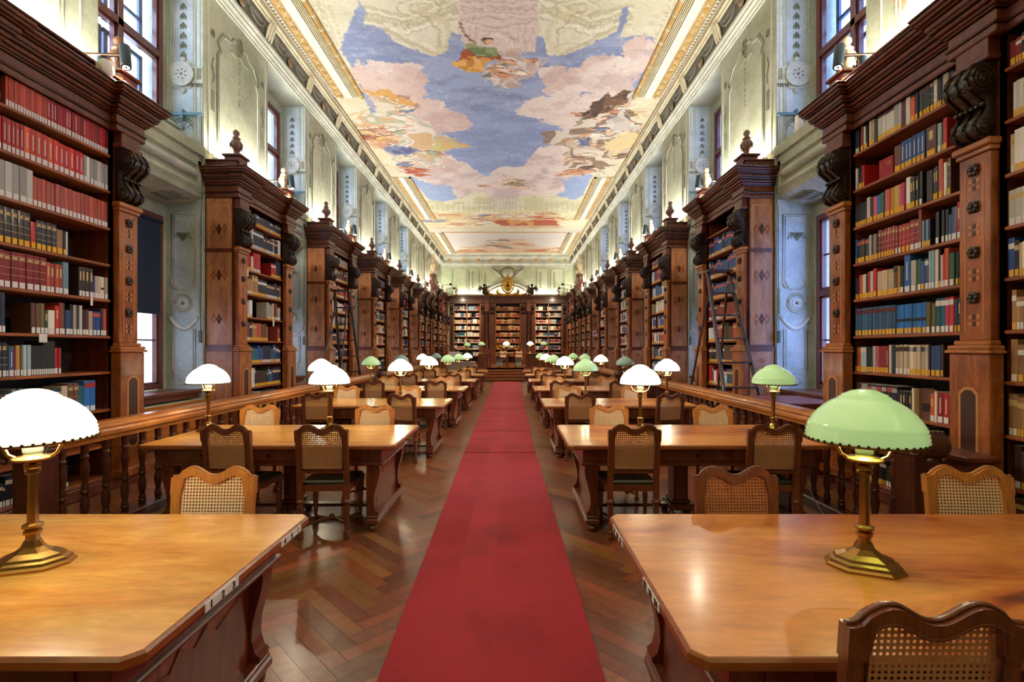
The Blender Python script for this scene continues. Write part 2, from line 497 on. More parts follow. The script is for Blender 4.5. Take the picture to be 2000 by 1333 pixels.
# ---- painted relief on the far reveals (they face the camera)
def lower_reveal(s, uw, uo):
    mb = MB(); w = uo-uw; c = s*(uw+.5*w+.02)
    mb.box(s*(uw+.012), s*(uo-.02), -.012, .0, .8, 4.1, 0)
    def T(pts, r=.012, m=1, closed=False): mb.tube([(s*(uw+x*w), -.012, z) for x, z in pts], r, 6, m, closed)
    fr = [(.2,1.35),(.2,2.05),(.12,2.15),(.2,2.25)]
    for off, r in ((0,.014),(.06,.008)):
        T([(.17+off,2.75),(.17+off,3.85-off*.5),(.83-off,3.85-off*.5),(.83-off,2.75)], r)
        T([(.17+off,2.75)]+[(.17+off+.1*(1-math.cos(t*PI/10)), 2.75-.12*math.sin(t*PI/10)) for t in range(1,6)], r)
        T([(.83-off,2.75)]+[(.83-off-.1*(1-math.cos(t*PI/10)), 2.75-.12*math.sin(t*PI/10)) for t in range(1,6)], r)
        T([(.2+off,1.95),(.2+off,1.3),(.3+off,1.2)], r); T([(.8-off,1.95),(.8-off,1.3),(.7-off,1.2)], r)
    # flower roundel
    for R_, r in ((.155,.018),(.125,.009)):
        mb.tube([(c+R_*math.cos(t*PI/12), -.014, 2.38+R_*math.sin(t*PI/12)) for t in range(24)], r, 6, 1, True)
    for t in range(8):
        q = t*PI/4+.2; mb.ball((c+.055*math.cos(q), -.014, 2.38+.055*math.sin(q)), .034, 2, 8, 5, sy=.4)
    mb.ball((c, -.02, 2.38), .022, 3)
    # acanthus above, garland below
    T([(.5,2.62),(.38,2.60),(.3,2.66),(.25,2.74)], .013); T([(.5,2.62),(.62,2.60),(.7,2.66),(.75,2.74)], .013)
    for m_, off in ((2,0),(1,.03)):
        mb.tube([(s*(uw+x*w), -.016, 2.12-off-.16*math.sin(PI*(x-.15)/.7)) for x in [.15+.7*i/12 for i in range(13)]], .024 if m_ == 2 else .012, 7, m_)
    for x in (.13, .87): mb.ball((s*(uw+x*w), -.012, 2.14), .035, 1, 10, 6, sy=.5)
    for x in (.05, .1, .9, .95): mb.box(s*(uw+x*w)-.006, s*(uw+x*w)+.006, -.02, -.008, 2.2, 2.62, 1)
    # fan and rosette at the foot
    for R_ in (.10, .14, .18, .22):
        mb.tube([(c+R_*math.cos(t*PI/10), -.012, 1.12+R_*.9*math.sin(t*PI/10)) for t in range(11)], .008, 6, 1)
    for R_, r in ((.06,.010),(.035,.008)):
        mb.tube([(c+R_*math.cos(t*PI/8), -.014, 1.08+R_*math.sin(t*PI/8)) for t in range(16)], r, 6, 1 if R_ > .05 else 2, True)
    mb.ball((c,-.014,1.08), .016, 2)
    # palmette at the head
    for q in range(-3, 4): mb.tube([(c, -.012, 3.42), (c+.035*q, -.014, 3.55), (c+.05*q, -.012, 3.5-.02*abs(q))], .011, 6, 3)
    return mb
def upper_reveal(s, uw, uo):
    mb = MB(); w = uo-uw; c = s*(uw+.52*w)
    mb.box(s*(uw+.012), s*(uo-.02), -.012, .0, 4.96, 7.64, 0)
    for x, r in ((.08,.012),(.2,.018),(.26,.009),(.86,.016),(.8,.008)):
        mb.tube([(s*(uw+x*w), -.012, 5.0), (s*(uw+x*w), -.012, 7.62)], r, 6, 1)
    # cross band, roundel with swirling leaf
    mb.prism([(s*(uw+.0*w),6.02),(s*(uw+.3*w),6.02),(c-s*.13,5.93),(c+s*.13,5.93),(s*(uw+.97*w),6.0),(s*(uw+.97*w),6.3),(c+s*.13,6.38),(c-s*.13,6.38),(s*(uw+.3*w),6.3),(s*(uw+.0*w),6.3)], 'Y', -.03, -.01, 1)
    mb.lathe([(.2,0),(.2,.03),(.17,.045),(.15,.03),(.14,.03)], (c,-.072,6.155), 24, 1, 'Y')
    mb.lathe([(.145,0),(.145,.012)], (c,-.046,6.155), 24, 4, 'Y')
    for t in range(7):
        q = t*2*PI/7
        mb.tube([(c+.03*math.cos(q), -.055, 6.155+.03*math.sin(q)), (c+.08*math.cos(q+.5), -.06, 6.155+.08*math.sin(q+.5)), (c+.12*math.cos(q+.75), -.055, 6.155+.12*math.sin(q+.75))], .016, 6, 2, rs=[.01,.02,.01])
    mb.ball((c,-.055,6.155), .03, 2)
    for x in (.06, .12, .24, .30): mb.box(s*(uw+x*w)-.008, s*(uw+x*w)+.008, -.04, -.028, 6.08, 6.26, 3)
    for q in range(6): mb.prism([(s*(uw+(.02+.06*q)*w),6.02),(s*(uw+(.05+.06*q)*w),5.96),(s*(uw+(.08+.06*q)*w),6.02)], 'Y', -.035, -.012, 3)
    mb.ball((c,-.03,6.41), .05, 1, 10, 6, sy=.4); mb.ball((c,-.03,5.9), .05, 1, 10, 6, sy=.4)
    # husk drop
    for q in range(6):
        z = 7.35-.16*q
        for dx in (-1, 0, 1): mb.tube([(c, -.014, z), (c+.035*dx, -.02, z-.06), (c+.045*dx, -.014, z-.11)], .015, 6, 3, rs=[.012,.018,.004])
    # small fan at the foot
    for R_ in (.16, .2): mb.tube([(c+R_*math.cos(t*PI/10), -.012, 5.25+R_*math.sin(t*PI/10)) for t in range(11)], .008, 6, 3)
    for t in (2,4,5,6,8): mb.tube([(c,-.012,5.25),(c+.16*math.cos(t*PI/10),-.012,5.25+.16*math.sin(t*PI/10))], .006, 5, 3)
    return mb
for side in 'LR':
    s, XF, uw, uo = SIDES[side]
    lo = up = None
    for k, (a, b) in enumerate(NICHES):
        if lo is None:
            lo = trim(lower_reveal(s, uw, uo), [P_BLUE, P_REL, P_WHITE, P_RELD, P_BROWN], loc=(XF, b, 0))
            up = trim(upper_reveal(s, uw, uo), [P_BLUE, P_REL, P_BROWN, P_RELD, P_RELD], loc=(XF, b, 0))
        else: trim_copy(lo, (XF, b, 0)); trim_copy(up, (XF, b, 0))
# ---- painted panels on the piers above the bookcases
def pier_relief(s, uw, wd):
    mb = MB(); X = s*(uw-.004)
    def T(pts, r=.014, m=1, closed=False): mb.tube([(X, y*wd, z) for y, z in pts], r, 6, m, closed)
    T([(.04,4.9),(.04,7.6)], .012, 0); T([(.96,4.9),(.96,7.6)], .012, 0)
    for off, r, m in ((0,.02,1),(.03,.01,0)):
        T([(.16+off,4.7),(.16+off,6.75),(.2+off,6.85),(.16+off,6.95),(.24+off,7.2-off),(.36,7.22-off),(.4,7.32-off),(.6,7.32-off),(.64,7.22-off),(.76-off,7.2-off),(.84-off,6.95),(.8-off,6.85),(.84-off,6.75),(.84-off,4.7)], r, m)
    mb.tube([(X, wd*.5+.085*math.cos(t*PI/9), 7.28+.15*math.sin(t*PI/9)) for t in range(18)], .02, 6, 1, True)
    mb.ball((X, wd*.5, 7.28), .06, 2, 10, 6, sx=.3, sz=1.7)
    T([(.5,7.1),(.44,7.02),(.36,7.04)], .016); T([(.5,7.1),(.56,7.02),(.64,7.04)], .016)
    for q in range(9): mb.ball((X, wd*.5+(.012 if q % 2 else -.012), 6.98-.1*q), .02, 1, 6, 4, sx=.4, sz=2.2)
    for y in (.1, .9):
        mb.tube([(X, wd*y+.045*math.cos(t*PI/6), 7.02+.07*math.sin(t*PI/6)) for t in range(12)], .011, 5, 1, True)
        mb.ball((X, wd*y, 7.02), .03, 2, 8, 5, sx=.4, sz=1.5)
        for q in range(2): T([(y-.012+.024*q,5.7),(y-.012+.024*q,6.05)], .008)
        T([(y,6.15),(y+.02,6.3),(y-.015,6.45),(y+.01,6.62)], .01)
    return mb
PIERS = [8.2, 12.25, 16.3, 20.35]
for side in 'LR':
    s, XF, uw, uo = SIDES[side]; o = None
    for y in PIERS:
        if o is None: o = trim(pier_relief(s, uw, 2.08), [P_REL, P_RELD, P_BROWN], loc=(XF, y, 0))
        else: trim_copy(o, (XF, y, 0))
    trim(pier_relief(s, uw, 1.9), [P_REL, P_RELD, P_BROWN], loc=(XF, 4.0, 0))
    for y in (24.5, 26.6): trim_copy(o, (XF, y, 0))
    for y in (29.3, 31.4, 33.4): trim_copy(o, (XF, y, 0))

# ---- windows
NW = [0]
def window(side, a, b, z0, z1, rows, upper):
    s, XF, uw, uo = SIDES[side]
    NW[0] += 1
    w = thing('window_%d' % NW[0], 'window', 'window'); del w['label']; del w['category']
    w['kind'] = 'structure'; w.location = (XF+s*(uo-.02), a+.16, 0)
    wd = b-a-.32
    f = MB(); t = .085
    D0, D1 = -s*.05, s*.06
    f.box(D0, D1, 0, t, z0, z1); f.box(D0, D1, wd-t, wd, z0, z1); f.box(D0, D1, t, wd-t, z0, z0+t); f.box(D0, D1, t, wd-t, z1-t, z1)
    f.box(D0-s*.02, D1, wd/2-.045, wd/2+.045, z0+t, z1-t)
    zm = z0+(z1-z0)*(.55 if not upper else .5)
    f.box(D0-s*.02, D1, t, wd-t, zm-.05, zm+.05)
    f.build('window_frame', [W_WINF], w)
    g = MB(); g.box(s*.01, s*.016, t, wd-t, z0+t, z1-t)
    g.build('pane', [GLASS if side == 'L' else GLASSB], w)
    # inner sash bars
    sb = MB()
    for y0, y1 in ((t, wd/2-.045), (wd/2+.045, wd-t)):
        for za, zb in ((z0+t, zm-.05), (zm+.05, z1-t)):
            for r in (0, 1):
                yy = y0 if r == 0 else y1-.035
                sb.box(-s*.03, s*.04, yy, yy+.035, za, zb)
            sb.box(-s*.03, s*.04, y0, y1, za, za+.035); sb.box(-s*.03, s*.04, y0, y1, zb-.035, zb)
            if not upper: sb.box(s*.02, s*.04, y0+.035, y1-.035, (za+zb)/2-.012, (za+zb)/2+.012)
    sb.build('sash', [W_WINF], w)
    if upper:
        # outer casement, a hand's breadth behind
        oc = MB()
        for y0, y1 in ((t+.03, wd/2-.02), (wd/2+.02, wd-t-.03)):
            for za, zb in ((z0+t, zm-.06), (zm+.06, z1-t)):
                oc.box(s*.2, s*.24, y0, y0+.07, za, zb); oc.box(s*.2, s*.24, y1-.07, y1, za, zb)
                oc.box(s*.2, s*.24, y0, y1, za, za+.07); oc.box(s*.2, s*.24, y0, y1, zb-.07, zb)
                oc.box(s*.2, s*.24, y0, y1, (za+zb)/2-.03, (za+zb)/2+.03)
        oc.build('outer_casement', [plain('window_blue_wood', (74, 88, 124), .5)], w)
    sill = MB(); sill.bbox(-s*.62 if not upper else -s*.25, s*.02, -.14, wd+.14, z0-.06, z0-.01, .01)
    if not upper: sill.bbox(-s*.58, s*.0, -.1, wd+.1, z0-.14, z0-.06, .01)
    sill.build('window_sill', [W_WINF if not upper else P_REL], w)
    return w, wd
for side in 'LR':
    s, XF, uw, uo = SIDES[side]
    for k, (a, b) in enumerate(NICHES):
        window(side, a, b, .97, 3.78, 2, False)
        w, wd = window(side, a, b, 5.32, 7.4, 2, True)
        # blinds in the lower windows
        if side == 'L' or k > 0:
            nm = ['first', 'second', 'third', 'fourth', 'fifth'][k]
            m = MB(); m.box(-s*.075, -s*.07, .1, wd-.1, 2.2, 3.66)
            m.lathe([(.03,.08),(.03,wd-.08)], (-s*.09,0,3.66), 10, 0, 'Y')
            m.box(-s*.085, -s*.065, .1, wd-.1, 2.17, 2.2)
            o = m.build('roller_blind', [BLINDD], loc=(XF+s*(uo-.02), a+.16, 0))
            tag(o, 'dark blue roller blind half drawn over the %s lower window on the %s wall' % (nm, 'left' if side == 'L' else 'right'), 'blind', 'dark roller blinds in the lower windows')
            m = MB(); m.box(s*.07, s*.074, .04, wd-.04, 1.02, 3.7)
            o = m.build('privacy_screen', [BLINDW], loc=(XF+s*(uo-.02), a+.16, 0))
            tag(o, 'white translucent screen behind the %s lower window pane on the %s wall' % (nm, 'left' if side == 'L' else 'right'), 'screen', 'white screens behind the lower windows')
# low wainscot under the windows
for side in 'LR':
    s, XF, uw, uo = SIDES[side]
    mb = MB()
    for a, b in NICHES+[(YEND-.4, YEND-.3)]:
        mb.box(XF+s*(uw-.03), XF+s*uw, a, b, 0, .74, 0)
        mb.box(XF+s*(uw-.05), XF+s*uw, a, b, 0, .16, 1); mb.box(XF+s*(uw-.06), XF+s*uw, a, b, .74, .79, 1)
        for q in range(3):
            y = a+.12+q*(b-a-.2)/3; mb.box(XF+s*(uw-.04), XF+s*(uw-.03), y, y+(b-a-.2)/3-.1, .24, .66, 1)
    trim(mb, [W_WAIN, W_RAIL])
# baseboard strips are part of the bookcases; rear wall behind the camera
mb = MB(); mb.box(-6.1, 5.4, Y0-.2, Y0, 0, 8.7); struct(mb.build('wall_front', [P_WALL]))
mb = MB(); mb.box(-6.1, 5.4, YEND+.02, YEND+.3, 0, 8.7); struct(mb.build('wall_back', [P_END]))

# ---- herringbone parquet floor
mb = MB(); mb.box(-6.2, 5.5, Y0-.2, YEND+.3, -.1, -.004, 0, lin((34, 18, 12)))
fr = random.Random(3)
Lp, Wp = .60, .10; c45 = math.sqrt(.5); g = .0012
cols = [(128,72,42),(114,62,37),(138,80,46),(122,67,40),(106,57,35),(132,76,44),(144,86,50)]
def plank(x0, y0, x1, y1):
    # axis-aligned in the 45-degree frame
    P = []
    for (x, y) in ((x0+g,y0+g),(x1-g,y0+g),(x1-g,y1-g),(x0+g,y1-g)):
        P.append(((x-y)*c45, (x+y)*c45, 0))
    cx = sum(p[0] for p in P)/4; cy = sum(p[1] for p in P)/4
    if not (-5.2 < cx < 4.5 and -1.0 < cy < 28): return
    mb.add([(p[0], p[1], -.0002) for p in P], [(0,1,2,3)], 0, False, lin([c*(.9+.2*fr.random()) for c in fr.choice(cols)]))
n = int(round(Lp/Wp))
for i in range(-70, 260):
    for j in range(-70, 260):
        dd = (i-j) % (2*n)
        if dd == 0: plank(i*Wp, j*Wp, (i+n)*Wp, (j+1)*Wp)
        elif dd == 2*n-1: plank(i*Wp, j*Wp, (i+1)*Wp, (j+n)*Wp)
FLOORM = attr_mat('parquet', .34, .22, .22, 3.0, (6, 6, 1), .15)
struct(mb.build('floor', [FLOORM]))

# ---- ceiling with its fresco (pigment computed per vertex)
HC = ZC-H
def vnoise(x, y, seed):
    r = np.random.RandomState(seed).rand(256, 256)
    xi = np.floor(x).astype(int); yi = np.floor(y).astype(int)
    fx = x-xi; fy = y-yi; fx = fx*fx*(3-2*fx); fy = fy*fy*(3-2*fy)
    g = lambda a, b: r[a % 256, b % 256]
    return (g(xi,yi)*(1-fx)+g(xi+1,yi)*fx)*(1-fy)+(g(xi,yi+1)*(1-fx)+g(xi+1,yi+1)*fx)*fy
def fbm(x, y, seed, o=4):
    t = 0; a = .5; n_ = 0
    for k in range(o):
        t = t+a*vnoise(x*2**k, y*2**k, seed+k); n_ += a; a *= .55
    return t/n_
NX, NY = 260, 900
gx = np.linspace(XWL-.1, XWR+.1, NX); gy = 6.5+(YEND+.1-6.5)*np.linspace(0, 1, NY)**1.0
GX, GY = np.meshgrid(gx, gy)
wx = (fbm(GX*2.2, GY*2.2, 11)-.5)*.55; wy = (fbm(GX*2.2+40, GY*2.2, 21)-.5)*.9
wx2 = (fbm(GX*7, GY*7, 31)-.5)*.16; wy2 = (fbm(GX*7, GY*5, 41)-.5)*.3
def toimg(X, Y): return (VX+F*X/Y-600)/.39, (VY-F*HC/Y)/.39
U, V = toimg(GX, GY)                       # un-wobbled drawing coordinates
U1, V1 = toimg(GX+wx+wx2, GY+wy+wy2)       # wobbled edges
U2, V2 = toimg(GX+wx2*.7, GY+wy2*.7)
def inpoly(u, v, P):
    P = np.array(P, float); c = np.zeros(u.shape, bool); n_ = len(P)
    for i in range(n_):
        x1, y1 = P[i]; x2, y2 = P[(i+1) % n_]
        cond = ((y1 > v) != (y2 > v)) & (u < (x2-x1)*(v-y1)/((y2-y1) or 1e-9)+x1)
        c ^= cond
    return c
col = np.empty(GX.shape+(3,)); L3 = lambda c: np.array(lin(c)[:3])
def put(mask, c, a=1.0):
    m = mask.astype(float)[..., None]*a
    col[:] = col*(1-m)+L3(c)*m
arch = fbm(GX*1.4, GY*1.4, 5)
col[:] = L3((212, 209, 182)); put(arch > .55, (222, 219, 198), .6)
def seg_d(u, v, a, b):
    ax, ay = a; bx, by = b; dx, dy = bx-ax, by-ay
    t = np.clip(((u-ax)*dx+(v-ay)*dy)/(dx*dx+dy*dy+1e-9), 0, 1)
    return np.hypot(u-ax-t*dx, v-ay-t*dy), t*math.hypot(dx, dy)
def stroke(pts, w, c, a=.8, dash=None, uv=None):
    u, v = uv or (U2, V2)
    for p, q in zip(pts[:-1], pts[1:]):
        vm = v.mean(1); r_ = np.where((vm > min(p[1], q[1])-w-60) & (vm < max(p[1], q[1])+w+60))[0]
        if len(r_) == 0: continue
        S = slice(r_[0], r_[-1]+1)
        d_, l_ = seg_d(u[S], v[S], p, q); m_ = d_ < w
        if dash: m_ &= (l_ % dash) < dash*.55
        mk = m_[..., None]*a; col[S] = col[S]*(1-mk)+L3(c)*mk
def both(pts, w, c, a=.8, dash=None):
    stroke(pts, w, c, a, dash); stroke([(1916-x, y) for x, y in pts], w, c, a, dash)
# drawn architecture: mouldings converging
for o_, w_, c_ in ((0,9,(190,185,150)),(16,5,(228,224,204)),(30,4,(180,174,138)),(64,9,(186,181,146)),(80,5,(230,226,206)),(96,4,(182,176,140))):
    both([(285,58+o_-30),(500,110+o_-30),(745,20+o_-30)], w_, c_, .75)
    both([(60-o_*.4,-20),(150-o_*.4,250)], w_*.7, c_, .7)
    both([(560,-200),(745-o_,-20+o_*.3),(700-o_*.6,-10+o_)], w_*.6, c_, .6)
both([(300,75),(500,125),(740,40)], 12, (176,168,130), .6, 18); both([(390,118),(500,150),(700,110)], 9, (236,232,214), .7, 14)
both([(380,140),(520,215),(650,275)], 8, (184,178,142), .7); both([(400,130),(530,200),(660,250)], 5, (232,228,208), .7, 16)
both([(95,0),(215,300)], 7, (184,178,140), .6, 22)
for r_ in (70, 56, 30):
    both([(560+r_*1.6*math.cos(t*.42), 40+r_*.62*math.sin(t*.42)) for t in range(16)], 4, (182,174,130) if r_ != 56 else (232,226,200), .7)
both([(560,40),(700,120),(715,200),(640,280)], 14, (206,200,160), .7); both([(560,60),(660,150),(660,230)], 6, (170,160,120), .6)
# pink aedicule at the top
ped = inpoly(U2, V2, [(760,-400),(1160,-400),(1160,150),(1130,265),(800,265),(755,150)])
put(ped, (210, 194, 184))
for y_, w_, d_ in ((8,4,None),(34,3,None),(46,7,12),(62,3,None),(90,4,None)): stroke([(770,y_),(1150,y_)], w_, (176,156,148), .75, d_)
stroke([(770,100),(950,140),(1150,100)], 5, (180,160,152), .75); stroke([(790,120),(950,155),(1130,120)], 3, (228,214,204), .7)
for x_ in (785, 815, 845, 1060, 1090, 1125): stroke([(x_,130),(x_,250)], 4, (182,164,156), .7)
stroke([(860+0,240),(870,190),(910,165),(955,158),(1000,168),(1035,195),(1045,240)], 5, (178,158,150), .75); stroke([(880,240),(890,200),(955,175),(1015,205),(1025,240)], 3, (230,218,208), .7)
SKY = [(165,240),(235,60),(262,10),(292,60),(290,120),(380,140),(440,210),(640,290),(700,245),(720,160),(770,170),(790,250),(1140,260),(1150,175),(1180,180),(1200,270),(1250,285),(1380,240),(1560,150),(1570,50),(1605,36),(1600,110),(1560,190),(1690,170),(1745,190),(1700,350),(1640,480),(1600,560),(1560,640),(1440,850),(1380,980),(1330,1010),(620,1010),(520,900),(440,800),(330,600),(270,450),(200,300)]
sky = inpoly(U2, V2, SKY)
put(sky, (138, 152, 186)); sn = fbm(GX*1.1, GY*3, 51)
put(sky & (sn > .56), (156, 170, 202), .7); put(sky & (sn < .4), (120, 136, 172), .6)
put(sky & (V > 560), (140, 162, 208), .35); put(sky & (V > 860), (160, 184, 222), .6)
CL = [[(205,260),(250,330),(330,320),(420,330),(560,350),(612,400),(590,440),(560,470),(640,500),(760,560),(820,610),(780,660),(700,670),(560,640),(470,640),(400,600),(330,540),(280,450),(230,360)],
      [(1745,180),(1700,340),(1600,430),(1480,450),(1370,470),(1340,500),(1250,500),(1190,440),(1160,340),(1270,320),(1380,350),(1420,300),(1560,290),(1570,230),(1690,175)],
      [(1650,400),(1640,480),(1560,560),(1400,640),(1300,650),(1190,610),(1060,580),(1080,530),(1180,470),(1340,500),(1500,440)],
      [(450,640),(600,640),(690,700),(700,780),(800,820),(890,880),(760,945),(640,930),(560,900),(500,880),(440,800)],
      [(860,900),(960,840),(1080,830),(1160,730),(1300,700),(1460,800),(1400,880),(1250,900),(1300,945),(1200,1010),(760,1010),(740,950)]]
cn = fbm(GX*1.6, GY*1.6, 61); cn2 = fbm(GX*.8+9, GY*.8, 71)
for P in CL:
    m = inpoly(U1, V1, P)
    put(m, (216, 201, 194)); put(m & (cn > .56), (226, 214, 204), .75); put(m & (cn < .42), (190, 168, 168), .6); put(m & (cn2 < .4), (200, 164, 152), .4)
def patch(P, pal, seed, sc_=2.0, alpha=1.0, an=1.0):
    m = inpoly(U1, V1, P)
    a = fbm(GX*sc_, GY*sc_*an, seed, 2); b_ = fbm(GX*sc_*.8+7, GY*sc_*an*.8+3, seed+9, 2)
    k = (np.clip((a-.22)/.56, 0, .999)*len(pal)).astype(int); k2 = (k+(b_ > .52)*2) % len(pal)
    for i, c in enumerate(pal): put(m & (k2 == i), c, alpha)
    return m
WOB = (fbm(GX*6, GY*6, 200, 2)-.5)*.5
def back(u, v):
    """drawing coordinates to the plane of the ceiling"""
    y = F*HC/(VY-(v*.39)); return ((u*.39+600)-VX)*y/F, y
def blob(x, y, a, b, th, c, al=1.0):
    R_ = max(a, b)*1.4
    i0, i1 = np.searchsorted(gx, [x-R_, x+R_]); j0, j1 = np.searchsorted(gy, [y-R_, y+R_])
    if i1 <= i0 or j1 <= j0: return
    S = (slice(j0, j1), slice(i0, i1))
    dx, dy = GX[S]-x, GY[S]-y; w = WOB[S]
    p = (dx*math.cos(th)+dy*math.sin(th))/a; q = (-dx*math.sin(th)+dy*math.cos(th))/b
    mk = ((p*p+(q+.25*p*p)**2) < 1+w)[..., None]*al
    col[S] = col[S]*(1-mk)+L3(c)*mk
pr_ = random.Random(5)
SKIN = [(224,186,154),(206,160,126),(232,200,172),(190,140,108)]
def figures(P, pal, n, size=1.0, out=True):
    us = [p[0] for p in P]; vs_ = [p[1] for p in P]; k = 0
    for _ in range(n*30):
        u, v = pr_.uniform(min(us), max(us)), pr_.uniform(min(vs_), max(vs_))
        if not bool(inpoly(np.array([u]), np.array([v]), P)[0]): continue
        x, y = back(u, v); th = pr_.uniform(-.6, .6)+(0 if u < 958 else PI); sz = size*pr_.uniform(.8, 1.2)
        c = pr_.choice(pal); dk = tuple(t*.6 for t in c); lt = tuple(min(255, t*1.18) for t in c)
        blob(x, y, .42*sz, .2*sz, th, dk); blob(x, y+.03*sz, .38*sz, .15*sz, th, c)
        for q in range(3): blob(x+pr_.uniform(-.2,.2)*sz, y+pr_.uniform(-.08,.08)*sz, .2*sz, .022*sz, th+pr_.uniform(-.4,.4), lt if q else dk, .8)
        hx, hy = x+.42*sz*math.cos(th), y+.42*sz*math.sin(th); sk = pr_.choice(SKIN)
        blob(x+.28*sz*math.cos(th), y+.28*sz*math.sin(th), .14*sz, .09*sz, th, sk)
        blob(hx, hy, .075*sz, .06*sz, 0, (104,70,50)); blob(hx-.015, hy-.012, .055*sz, .048*sz, 0, sk)
        for q in range(2): 
            t2 = th+pr_.uniform(-1.3, 1.3); blob(x+.3*sz*math.cos(th)+.16*sz*math.cos(t2), y+.3*sz*math.sin(th)+.16*sz*math.sin(t2), .17*sz, .03*sz, t2, sk)
        t2 = th+PI+pr_.uniform(-.5,.5); blob(x+.45*sz*math.cos(t2), y+.45*sz*math.sin(t2), .2*sz, .035*sz, t2, sk)
        k += 1
        if k >= n: break
PA = [(222,212,190),(160,168,140),(206,166,110),(166,98,70),(230,222,206),(120,130,160),(214,188,140),(188,142,116)]
PD = [(130,106,90),(204,186,162),(100,80,72),(178,122,90),(214,206,186),(118,126,152),(160,132,108),(228,218,196)]
# centre group
G1 = [(930,255),(1040,205),(1095,240),(1045,290),(1185,310),(1150,365),(1080,400),(980,420),(865,395),(870,360),(960,340)]
patch(G1, [(216,200,186),(200,176,160),(226,214,202),(190,160,140)], 84, 2.2, .85)
figures(G1, [(196,140,100),(120,130,120),(206,160,126),(168,84,58),(232,222,204)], 9, .5)
patch([(800,200),(850,190),(930,205),(955,285),(860,300),(810,290)], [(104,122,80),(138,152,104),(122,136,92)], 81, 2)
patch([(770,270),(810,250),(850,285),(950,270),(950,300),(860,330),(775,320)], [(150,76,42),(112,52,34),(136,64,40)], 85, 2)
patch([(755,300),(830,300),(955,290),(900,330),(860,378),(790,370)], [(206,150,66),(222,172,92),(190,130,56)], 82, 2)
stroke([(760,112),(790,180),(840,215)], 6, (130,84,56), .9); b0 = back(905, 205); blob(b0[0], b0[1], .14, .13, 0, (84,60,44)); blob(b0[0]+.02, b0[1]+.04, .1, .09, 0, (214,170,136))
# flanking groups
GL = [(285,450),(420,455),(530,520),(500,565),(600,625),(700,690),(830,735),(650,765),(670,800),(700,850),(600,830),(560,890),(440,800),(300,720),(215,650),(250,590),(330,560),(345,500)]
GR = [(1635,465),(1540,480),(1440,530),(1350,610),(1340,645),(1175,680),(1180,710),(1300,750),(1270,860),(1400,885),(1560,820),(1690,690),(1670,600),(1580,550)]
patch(GL, [(214,206,186),(178,178,150),(204,170,130),(222,214,200),(190,186,176)], 91, 1.3)
patch([(225,650),(350,615),(470,660),(420,750),(300,720)], [(214,182,150),(196,150,120),(226,210,190)], 93, 2.5)
for q in range(5): stroke([(240+q*14,660-q*6),(420+q*10,640+q*22)], 3, (150,90,70), .7)
figures(GL, PA, 20, .85)
patch([(260,450),(400,452),(530,515),(500,528),(340,470)], [(206,160,90),(190,140,80)], 90, 2)
patch([(380,735),(500,720),(560,770),(480,790),(390,760)], [(96,108,150),(124,134,170),(84,92,130)], 94, 2.5)
patch([(640,700),(840,735),(640,762)], [(200,190,130),(214,180,120)], 89, 2)
patch(GR, [(198,184,164),(164,142,120),(214,206,190),(140,118,100)], 95, 1.3)
figures(GR, PD, 20, .85)
patch([(1500,600),(1600,560),(1680,660),(1560,670),(1500,640)], [(200,192,182),(214,208,200),(180,172,162)], 96, 1.5)
patch([(1470,740),(1500,700),(1590,670),(1670,670),(1680,700),(1640,735),(1540,765)], [(228,214,170),(214,196,150)], 97, 1.5)
patch([(1500,480),(1635,465),(1600,500),(1540,545),(1400,590),(1370,580),(1440,530)], [(84,66,56),(112,84,62),(66,56,56)], 98, 2.5)
patch([(1340,700),(1400,690),(1420,715),(1360,720)], [(70,84,130),(96,110,150)], 99, 3)
figures([(990,900),(1140,900),(1130,940),(1040,945)], [(186,90,66),(222,196,160),(160,140,110)], 4, .9)
figures([(860,930),(930,930),(900,960)], [(200,150,120),(212,190,160)], 2, .6)
figures([(520,850),(680,855),(640,880),(520,885)], [(180,84,60),(206,130,90)], 4, .9)
figures([(1280,850),(1420,850),(1400,885),(1290,880)], [(206,150,110),(220,190,150)], 4, .9)
# border architecture seen behind the flanking groups
for s_ in (0, 1):
    mir = (lambda p: p) if s_ == 0 else (lambda p: (1916-p[0], p[1]))
    for o_, w_, c_ in ((0,5,(206,168,100)),(16,4,(230,226,214)),(30,3,(190,170,120)),(46,3,(214,186,130))):
        stroke([mir((330-o_*1.2,520+o_)),mir((255-o_*1.2,590-o_*.3))], w_, c_, .7)
# temples and crowd at the far end
m = patch([(590,1000),(700,1010),(860,965),(960,1000),(1130,975),(1280,990),(1400,1000),(1420,1110),(580,1110)], [(212,210,172),(222,219,190),(200,198,160)], 102, 1.0)
put(m & ((U % 26) < 6) & (V > 1010) & (V < 1065), (176, 176, 140), .5)
put(inpoly(U2, V2, [(900,1000),(930,975),(985,962),(1040,975),(1060,1000),(1060,1050),(900,1050)]) & ((U % 16) < 9), (186, 176, 176), .7)
CR = [(600,1062),(760,1070),(930,1076),(1000,1060),(1120,1056),(1300,1076),(1260,1140),(900,1125),(760,1150),(590,1160)]
patch(CR, [(214,190,150),(222,208,180),(206,180,144)], 103, 1.2, .9)
figures(CR, PA+[(186,96,66),(196,110,76)], 30, 1.1)
patch([(920,1100),(1000,1092),(1080,1105),(1240,1092),(1260,1130),(1130,1142),(940,1128)], [(176,84,60),(206,150,90),(160,100,76)], 104, 1.0)
put((V > 1130) & (V < 1160), (216, 208, 180), .55)
